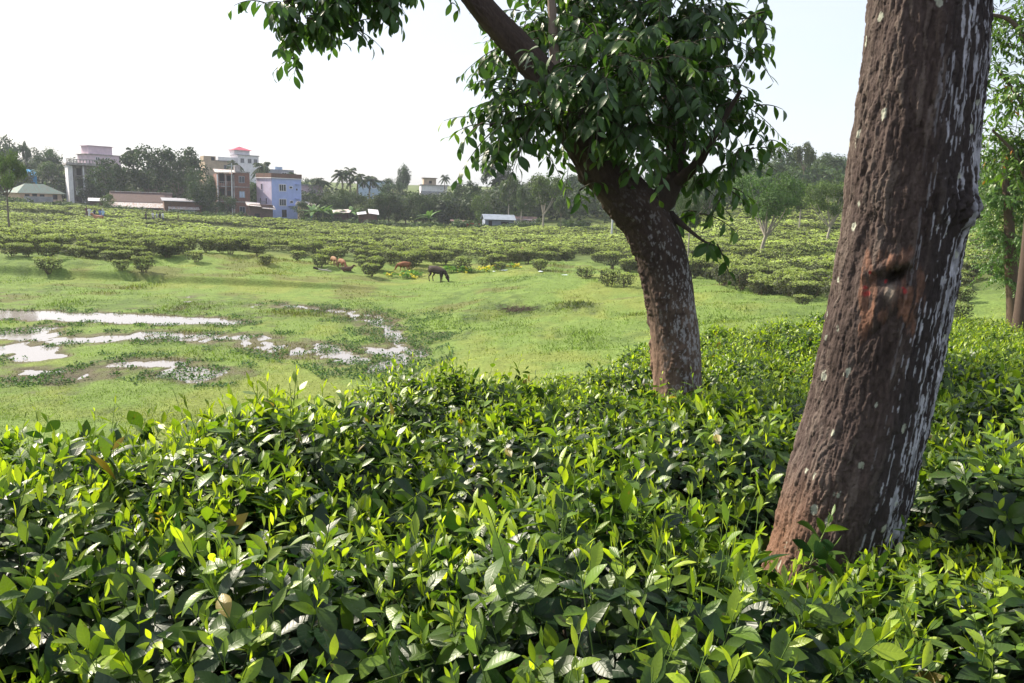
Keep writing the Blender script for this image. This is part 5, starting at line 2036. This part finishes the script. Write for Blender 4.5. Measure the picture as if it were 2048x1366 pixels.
    Hu = ztop(e, 868, 357)
    MB().box(-3.6, 3.7, 0, 6, -1.5, H-.001).build('wall', W_WHITE, e)
    MB().box(-3.9, 4.2, -.4, 6.3, H, H+.2).build('terrace_slab', W_CONC, e)
    MB().box(-2.9, .6, .6, 4.4, H+.2, Hu).build('roof_room', W_BEIGE, e)
    MB().box(-3.2, .9, .2, 4.7, Hu, Hu+.16).build('roof_slab', R_BROWN, e)
    MB().box(-3.7, 3.8, -.05, -.01, H-3.0, H-1.6).build('lower_band', W_GREY, e)
    opening(e, -1.0, H+.5, .8, .8, 'window', y=.6)
    # cottage and brown-roofed shed below the wood
    W_COT = flat_material('cottage_wash', (.24, .28, .35), .9, (.18, .21, .27), 1.4)
    e = site('cottage', 1000, 135, 8, 'pale blue-white cottage with a low gable roof at the wood edge')
    H, Hr = ztop(e, 1000, 440), ztop(e, 1000, 430)
    W = 5.0
    MB().box(-W/2, W/2, 0, 4, -1.5, H).build('wall', W_COT, e)
    rf = MB()
    gable(rf, -W/2-.3, W/2+.3, -.5, 4.5, H, Hr)
    rf.build('roof', W_COT, e)
    opening(e, -1.6, .1, .6, 1.1, 'door')
    opening(e, .9, .3, 1.3, .8, 'window')
    e = site('brown_shed', 1052, 141, -2, 'long low shed with a brown tin roof right of the cottage', 'shed')
    H = ztop(e, 1052, 434)
    MB().box(-1.9, 1.8, 0, 3, -1.5, H-.4).build('wall', W_WHITE, e)
    MB().slab((-2.4, -.5, H-.55), (2.0, -.5, H-.65), (2.0, 3, H-.05), (-2.4, 3, H+.05), .06).build('roof', R_RUST, e)
    opening(e, -.4, -.2, .8, 1.0, 'door')
    e = site('dark_hut', 916, 138, 0, 'dark open hut under the trees left of the cottage', 'shed')
    H = ztop(e, 916, 441)
    MB().slab((-1.3, -.4, H-.15), (1.5, -.4, H-.2), (1.5, 2, H), (-1.3, 2, H+.05), .05).build('roof', R_RUST, e)
    MB().box(-1.1, 1.2, .3, 1.9, -1.5, H-.12).build('wall', W_DARK, e)
    opening(e, .8, -.2, .6, 1.0, 'panel', y=.3, mat=W_PANEL)
    e = site('red_fence', 948, 134, 0, 'short red cloth fence panel left of the cottage', 'fence')
    f = MB()
    for k in range(5):
        f.box(-1.2+k*.6-.03, -1.2+k*.6+.03, -.03, .03, -.4, 1.05)
    f.build('post', R_BROWN, e)
    MB().box(-1.2, 1.25, -.05, -.032, .1, .95).build('cloth', M_CLOTHR, e)
    # poles
    e = site('utility_pole', 465, 150, 0, 'tall pale metal utility pole in front of the brick block', 'pole')
    h = ztop(e, 465, 326)
    V = tube(np.array([[0, 0, -1], [0, 0, h*.5], [.05, 0, h]]), [.13, .11, .08], 10)
    link('shaft', mesh_of('shaft', [V], M_POLE), e)
    MB().box(-.7, .7, -.05, .05, h-.6, h-.48).build('cross_arm', M_POLE, e)
    e = site('concrete_post', 1226, 106, 0, 'pale concrete post standing in the tea under the curved trunk', 'post')
    h = ztop(e, 1226, 434)
    link('shaft', mesh_of('shaft', [tube(np.array([[0, 0, -.5], [0, 0, h*.6], [0, 0, h]]), [.13, .12, .11], 8)], M_POLE), e)
    MB().box(-.14, .14, -.14, .14, h, h+.06).build('cap', W_CONC, e)


village()


# ------------------------------------------------------------------ cattle
def skinned(name, joints, edges, mat, parent, sub=2, root=0):
    """one continuous body grown over a skeleton: joints are (x, y, z, rx, ry)"""
    me = bpy.data.meshes.new(name)
    me.from_pydata([j[:3] for j in joints], edges, [])
    o = link(name, me, parent)
    m = o.modifiers.new('skin', 'SKIN')
    m.use_smooth_shade = True
    if not me.skin_vertices:
        me.attributes.new('skin', 'FLOAT', 'POINT')
    sv = me.skin_vertices[0].data
    for i, j in enumerate(joints):
        sv[i].radius = (j[3], j[4] if len(j) > 4 else j[3])
        sv[i].use_root = i == root
    ss = o.modifiers.new('subsurf', 'SUBSURF')
    ss.levels = ss.render_levels = sub
    me.materials.append(mat)
    return o


def cow(px, py, d, heading, scale, c, c2, label, pose='graze', name='cow', horns=True, group=None, z=None):
    """heading: degrees, 0 = walking to the right of the view"""
    x = at(px, py, d)[0]
    mat = flat_material('cow_hide', c, .85, c2, 2.4, lo=.45, hi=.62)
    e = empty(name, (x, d, gz(x, d) if z is None else z), R_(heading), label, 'cow', group)
    e.scale = (scale,)*3
    J = [(-.50, 0, .88, .19, .23), (-.20, 0, .82, .23, .29), (.12, 0, .79, .23, .30), (.40, 0, .84, .18, .28)]
    E = [(0, 1), (1, 2), (2, 3)]
    if pose == 'graze':
        J += [(.66, 0, .74, .10, .16), (.84, 0, .50, .085, .11), (.93, 0, .34, .085, .10), (1.0, 0, .18, .06, .07), (1.03, 0, .06, .05, .05)]
        hx, hz, ex = .93, .40, .86
    else:
        J += [(.62, 0, 1.02, .10, .16), (.76, 0, 1.20, .085, .11), (.86, 0, 1.24, .085, .10), (1.02, 0, 1.16, .06, .07), (1.12, 0, 1.10, .05, .05)]
        hx, hz, ex = .82, 1.30, .80
    E += [(3, 4), (4, 5), (5, 6), (6, 7), (7, 8)]
    n = len(J)
    J += [(-.72, 0, 1.0, .035), (-.80, 0, .80, .018), (-.80, 0, .52, .014), (-.79, 0, .40, .03)]
    E += [(0, n), (n, n+1), (n+1, n+2), (n+2, n+3)]
    lie = pose == 'lie'
    for sg, st in ((-1, .0), (1, .10)):
        n = len(J)
        if lie:
            J += [(-.50, .15*sg, .72, .12), (-.30, .22*sg, .62, .08), (-.45, .24*sg, .56, .05), (-.28, .26*sg, .55, .04)]
            E += [(0, n), (n, n+1), (n+1, n+2), (n+2, n+3)]
            n = len(J)
            J += [(.40, .13*sg, .66, .10), (.52, .16*sg, .58, .05), (.38, .18*sg, .55, .04)]
            E += [(3, n), (n, n+1), (n+1, n+2)]
        else:
            J += [(-.52+st*.4, .12*sg, .72, .13), (-.44+st, .13*sg, .52, .075), (-.62+st, .13*sg, .34, .040), (-.58+st, .13*sg, .10, .030), (-.54+st, .13*sg, .02, .040)]
            E += [(0, n), (n, n+1), (n+1, n+2), (n+2, n+3), (n+3, n+4)]
            n = len(J)
            J += [(.40-st*.3, .12*sg, .64, .095), (.42-st, .12*sg, .36, .045), (.41-st, .12*sg, .10, .030), (.45-st, .12*sg, .02, .040)]
            E += [(3, n), (n, n+1), (n+1, n+2), (n+2, n+3)]
    for sg in (-1, 1):
        n = len(J)
        J += [(hx-.02, .15*sg, hz+.0, .022, .04), (hx-.03, .22*sg, hz-.03, .012, .025)]
        E += [(6, n), (n, n+1)]
    if lie:
        e.location.z -= .50*scale
    skinned('body', J, E, mat, e)
    if horns:
        for sg in (-1, 1):
            p = np.array([[hx-.03, .06*sg, hz+.05], [hx-.01, .12*sg, hz+.13], [hx+.03, .12*sg, hz+.20]])
            link('horn', mesh_of('horn', [tube(p, [.018, .013, .004], 6, (.16, .14, .12))], M_TWIG), e)
    return e


DKB, DK2 = (.022, .014, .013), (.040, .022, .017)
RED, RED2 = (.22, .085, .042), (.27, .12, .065)
TAN, TAN2 = (.24, .125, .065), (.30, .18, .11)
cow(874, 566, 54.5, -36, 1.06, DKB, DK2, 'dark brown cow grazing alone on the open pasture, head down to the right')
cow(808, 533, 60, 165, .74, RED, RED2, 'rust brown young cow grazing with its head to the left, behind the bright yellow-leaved plants', horns=False)
cow(668, 522, 59.5, -58, .70, TAN, TAN2, 'pale tan calf grazing, the paler of the two calves beside the lying dark calf', horns=False, name='calf')
cow(684, 524, 58.8, -52, .74, RED, TAN2, 'red-brown calf grazing between the pale calf and the lying dark calf', horns=False, name='calf')
cow(694, 526, 58, 20, .62, (.10, .06, .045), (.16, .09, .06), 'small dark calf lying in the grass next to the two grazing calves', pose='lie', horns=False, name='calf')
cow(786, 503, 67, 100, .92, TAN, TAN2, 'pale tan cow mostly hidden by the tea bushes above the rust brown cow', horns=False)
cow(1046, 506, 67, 75, 1.0, (.36, .16, .085), TAN2, 'tan cow standing among the tea bushes left of the curved trunk', horns=False)
cow(197, 446, 113, 175, 1.12, (.34, .16, .10), RED2, 'brown cow in the tea just below the people at the left', pose='stand', horns=False)


# ------------------------------------------------------------------ people
SKIN = flat_material('skin', (.16, .085, .055), .6, (.13, .07, .045), 3)
HAIR = flat_material('hair', (.012, .010, .010), .6)


def person(px, py, d, h, top, bottom, heading, label, skirt=True, cap=None, arm=0.0, walk=.1):
    x = at(px, py, d)[0]
    e = empty('person', (x, d, gz(x, d)+.02), R_(heading), label, 'person', 'people walking on the grass path')
    k = h/1.7
    e.scale = (k, k, k)
    J = [(0, 0, .92, .13, .10), (0, 0, 1.12, .12, .09), (0, 0, 1.34, .155, .10), (0, 0, 1.46, .055, .055), (0, -.01, 1.53, .055, .06), (0, -.02, 1.60, .075, .09), (0, -.01, 1.68, .05, .06)]
    E = [(0, 1), (1, 2), (2, 3), (3, 4), (4, 5), (5, 6)]
    for sg in (-1, 1):
        n = len(J)
        sy = walk*sg
        J += [(.09*sg, 0, .84, .085), (.10*sg, -sy*.6, .48, .058), (.10*sg, sy*.5, .10, .036), (.10*sg, sy*.5, .035, .036), (.10*sg, sy*.5-.13, .025, .030)]
        E += [(0, n), (n, n+1), (n+1, n+2), (n+2, n+3), (n+3, n+4)]
        n = len(J)
        J += [(.19*sg, 0, 1.38, .055), (.25*sg, .03+sy*.4, 1.12, .040), (.25*sg, -.05-arm*.1+sy, .90+arm*.2, .030), (.25*sg, -.08-arm*.1+sy, .82+arm*.2, .026), (.25*sg, -.09-arm*.1+sy, .76+arm*.2, .014)]
        E += [(2, n), (n, n+1), (n+1, n+2), (n+2, n+3), (n+3, n+4)]
    skinned('body', J, E, SKIN, e, 1)
    mt_, mb_ = flat_material('shirt_cloth', top, .9, tuple(v*.8 for v in top), 8), flat_material('lower_cloth', bottom, .9, tuple(v*.8 for v in bottom), 8)

    def shell(name, rows, mat):
        th = np.arange(20)/20*2*np.pi
        V = np.array([[cx+rx*math.cos(t)*(1+.03*math.sin(5*t+z*9)), cy+ry*math.sin(t)*(1+.03*math.sin(4*t+z*7)), z] for cx, cy, z, rx, ry in rows for t in th])
        i, j = np.meshgrid(np.arange(len(rows)-1), np.arange(20), indexing='ij')
        a, b = (i*20+j).ravel(), (i*20+(j+1) % 20).ravel()
        link(name, mesh_np(name, V, [np.stack([a, b, b+20, a+20], 1)], mat), e)
    shell('shirt', [(0, 0, .80, .185, .14), (0, 0, .98, .165, .125), (0, 0, 1.15, .165, .125), (0, 0, 1.32, .195, .13), (0, 0, 1.43, .15, .10), (0, 0, 1.475, .07, .07)], mt_)
    for sg in (-1, 1):
        link('sleeve', mesh_of('sleeve', [tube(np.array([[.15*sg, 0, 1.41], [.20*sg, .01, 1.34], [.245*sg, .03+walk*sg*.35, 1.14]]), [.075, .072, .066], 10)], mt_), e)
    if skirt:
        shell('wrap', [(0, 0, .14, .22, .19), (0, 0, .5, .19, .16), (0, 0, .90, .172, .13)], mb_)
    else:
        for sg in (-1, 1):
            link('trouser_leg', mesh_of('trouser_leg', [tube(np.array([[.075*sg, 0, .92], [.09*sg, -walk*sg*.3, .70], [.10*sg, -walk*sg*.55, .47], [.10*sg, walk*sg*.5, .09]]), [.105, .10, .078, .062], 12)], mb_), e)
    V = norm(np.random.default_rng(3).normal(size=(1, 3)))
    th, ph = np.meshgrid(np.linspace(0, 2*np.pi, 14, endpoint=False), np.linspace(0, 1.75, 7))
    V = np.stack([.098*np.sin(ph)*np.cos(th), .02+.115*np.sin(ph)*np.sin(th), 1.63+.115*np.cos(ph)], -1).reshape(-1, 3)
    i, j = np.meshgrid(np.arange(6), np.arange(14), indexing='ij')
    a, b = (i*14+j).ravel(), (i*14+(j+1) % 14).ravel()
    link('cap' if cap else 'hair', mesh_np('hair', V, [np.stack([a, b, b+14, a+14], 1)], flat_material('cap_cloth', cap, .9) if cap else HAIR), e)


WHT, NAVY, LBL, BLU = (.62, .62, .66), (.03, .035, .08), (.34, .48, .68), (.10, .17, .42)
person(174, 433, 127.5, 1.62, (.12, .045, .05), (.10, .05, .05), 160, 'person in dark red clothes at the left end of the larger walking group')
person(179.5, 437, 124.5, 1.70, WHT, (.55, .56, .62), 20, 'person in white shirt and long white wrap in the larger walking group')
person(186, 436, 125, 1.15, (.45, .50, .60), (.08, .09, .16), 60, 'child in pale top between the white-clad and the navy-clad person', skirt=False)
person(190, 437, 124.5, 1.60, NAVY, (.03, .03, .05), -20, 'person in navy top and dark trousers in the larger group', skirt=False)
person(201, 437, 124.8, 1.62, BLU, (.30, .34, .50), 40, 'person in blue shirt and pale wrap beside the white-capped person')
person(206.5, 437, 124, 1.68, LBL, (.09, .13, .30), 10, 'person in light blue shirt and white cap in the larger group', skirt=False, cap=(.75, .75, .78))
person(292, 439, 121.5, 1.55, (.05, .035, .05), (.04, .03, .04), 90, 'person in dark clothes walking a little apart to the left of the smaller group', skirt=False)
person(306, 440, 120.5, 1.62, WHT, (.05, .05, .08), 80, 'person in white shirt and dark trousers leading the smaller group', skirt=False, arm=1)
person(314, 440, 120.5, 1.58, (.42, .44, .52), (.06, .06, .10), 95, 'person in grey shirt in the middle of the smaller group', skirt=False)
person(320, 440, 121.2, 1.55, (.05, .05, .08), (.03, .03, .05), 70, 'person in dark shirt between the grey shirt and the last white shirt', skirt=False)
person(326, 441, 120, 1.66, (.68, .69, .74), (.06, .06, .10), 85, 'person in bright white shirt at the right end of the smaller group', skirt=False)


# ------------------------------------------------------------------ small things on the pasture
def leafy_plant(px, py, d, n, spread, h, yellow, label):
    r = np.random.default_rng(int(px))
    p = at(px, py, d)
    e = empty('broadleaf_plant', (p[0], d, gz(p[0], d)), 0, label, 'plant', 'broad-leaved plants at the edge of the wet ground')
    a = r.uniform(0, 6.28, n)
    q = spread*np.sqrt(r.uniform(0, 1, n))
    B = np.stack([q*np.cos(a), q*.6*np.sin(a), np.zeros(n)], 1)
    T = B+np.stack([r.normal(0, .08, n), r.normal(0, .08, n), h*r.uniform(.4, 1, n)*(1-.4*(q/spread)**2)], 1)
    az = r.uniform(0, 6.28, n)
    D = np.stack([np.cos(az), np.sin(az), r.uniform(-.3, .6, n)], 1)
    yy = r.random(n) < yellow
    c = np.where(yy[:, None], np.array([.60, .52, .045]), np.array([.13, .27, .04]))*r.uniform(.7, 1.25, n)[:, None]
    link('leaves', mesh_of('leaves', [leaf_set(T, D, np.array([0, -.4, 1.0])+r.normal(0, .4, (n, 3)), r.uniform(.20, .36, n), r.uniform(.14, .24, n), [.35, .95, 1, .7, .05], r.uniform(.1, .5, n), .25, c)], M_TEA_FAR), e)
    link('stems', mesh_of('stems', [stems(B, T, .012, (.13, .20, .05), 4)], M_TWIG), e)


for a in [(822, 552, 57.5, 90, .95, .62, .10, 'large clump of bright green broad leaves with a yellow one, below the rust brown cow'),
          (826, 556, 56.6, 8, .16, .40, .9, 'small bright yellow-leaved plant at the foot of the large green clump'),
          (779, 549, 58, 12, .30, .34, .7, 'sparse yellow plant left of the large green clump'),
          (902, 548, 58.5, 60, .75, .50, .08, 'green broad-leaved clump directly right of the dark cow'),
          (932, 549, 58.3, 45, .60, .44, .10, 'second green clump right of the dark cow'),
          (966, 550, 58.2, 24, .65, .40, .5, 'thin yellowing plants right of the green clumps'),
          (1030, 548, 59, 26, .36, .42, .8, 'rounded yellow plant farthest along the row, above the white litter'),
          (990, 549, 59, 14, .34, .38, .6, 'few yellow leaves between the thin plants and the rounded yellow one')]:
    leafy_plant(*a)

M_PLASTIC = flat_material('white_plastic', (.72, .78, .82), .5, (.55, .68, .74), 6)


def scrap(px, py, d, s, label):
    r = np.random.default_rng(int(px))
    p = at(px, py, d)
    g = np.linspace(-1, 1, 9)
    X, Y = np.meshgrid(g, g, indexing='ij')
    Z = .14+.16*fbm(X*1.3+px, Y*1.3, 3, 5)+.05*vnoise(X*4, Y*4)
    i, j = np.meshgrid(np.arange(8), np.arange(8), indexing='ij')
    a = (i*9+j).ravel()
    me = mesh_np('litter', np.stack([X*s*(1+.2*Y), Y*s*.6, Z*s], -1).reshape(-1, 3), [np.stack([a, a+9, a+10, a+1], 1)], M_PLASTIC)
    o = link('plastic_scrap', me, None, (p[0], d, gz(p[0], d)+.03))
    o.rotation_euler = (0, 0, r.uniform(0, 3))
    sf = o.modifiers.new('thickness', 'SOLIDIFY')
    sf.thickness = .006
    tag(o, label, 'litter', 'white litter on the pasture')


scrap(1008, 552, 57.5, .30, 'larger pale crumpled plastic sheet below the rounded yellow plant')
scrap(988, 551, 57.8, .15, 'small white scrap left of the crumpled plastic sheet')
scrap(1081, 556, 55.5, .22, 'white scrap on bare pasture between the plastic sheet and the curved trunk')
scrap(1130, 561, 53.5, .20, 'white scrap nearest the curved trunk')


def dead_wood():
    r = np.random.default_rng(31)
    p = at(646, 531, 57.3)
    e = empty('fallen_branch', (p[0], 57.3, gz(p[0], 57.3)+.05), .2, 'short fallen branch with bleached wood, lying left of the calves', 'branch')
    link('wood', mesh_of('wood', [tube(curve([[-.55, 0, .22], [-.2, .05, .1], [.25, 0, .06], [.6, -.1, .0]], 14), np.linspace(.07, .03, 14), 8, (.50, .46, .42))], M_TWIG), e)
    link('bark', mesh_of('bark', [tube(curve([[-.7, 0, .26], [-.5, .0, .2], [-.36, .02, .15]], 6), [.085]*6, 8, (.05, .035, .03))], M_TWIG), e)
    link('twig', mesh_of('twig', [tube(np.array([[.1, 0, .08], [.35, .2, .16], [.7, .3, .05]]), [.03, .02, .008], 6, (.40, .36, .32))], M_TWIG), e)
    x, y = marsh(1040, 640)
    e = empty('twig_heap', (x, y, gz(x, y)), 0, 'brown heap of dead twigs and weeds lying on the wet grass', 'twigs')
    P = np.stack([r.normal(0, .55, 160), r.normal(0, .45, 160), r.uniform(0, .16, 160)], 1)
    Q = P+np.stack([r.normal(0, .28, 160), r.normal(0, .28, 160), r.uniform(-.02, .18, 160)], 1)
    link('twigs', mesh_of('twigs', [stems(P, Q, .012, (.075, .050, .040), 4)], M_TWIG), e)
    p = at(1938, 563, 44)
    e = empty('tree_stump', (p[0], 44, gz(p[0], 44)-.1), 0, 'dark broken stump leaning over in the tea terraces right of the leaning trunk', 'stump')
    h = zat(1924, 528, 44)-e.location.z
    link('wood', mesh_of('wood', [tube(curve([[.1, 0, 0], [.0, 0, h*.45], [-.25, .05, h*.8], [-.42, .1, h]], 12), np.linspace(.22, .07, 12), 10, (.055, .042, .036))], M_BARK), e)
    link('stub', mesh_of('stub', [tube(np.array([[-.2, .03, h*.72], [-.5, 0, h*.80], [-.62, 0, h*.9]]), [.06, .04, .02], 6, (.055, .042, .036))], M_BARK), e)
    link('root_lump', mesh_of('root_lump', [tube(curve([[-.5, -.1, -.1], [-.42, -.1, h*.25], [-.25, -.05, h*.3], [-.1, 0, .1]], 10), np.linspace(.16, .2, 10), 8, (.12, .07, .05))], M_BARK), e)
    # wooden stake by the people
    p = at(356, 446, 116)
    e = empty('wooden_stake', (p[0], 116, gz(p[0], 116)), 0, 'short brown wooden stake in the tea right of the walking people', 'stake')
    link('shaft', mesh_of('shaft', [tube(np.array([[0, 0, -.3], [.03, 0, .7], [.0, 0, 1.45]]), [.07, .065, .05], 7, (.12, .075, .05))], M_TWIG), e)
    link('side_branch', mesh_of('side_branch', [tube(np.array([[.02, 0, 1.0], [.12, 0, 1.25], [.18, .02, 1.5]]), [.035, .03, .02], 6, (.12, .075, .05))], M_TWIG), e)


dead_wood()


# ------------------------------------------------------------------ haze
def haze():
    m, t, out = new_mat('haze')
    v = nd(t, 'ShaderNodeVolumePrincipled', Density=.00033, Anisotropy=.1)
    v.inputs['Color'].default_value = (.80, .84, 1.0, 1)
    t.links.new(v.outputs[0], out.inputs['Volume'])
    b = MB().box(-485, 485, -485, 485, -6.5, 46)
    o = b.build('haze', m)
    tag(o, kind='stuff')


haze()
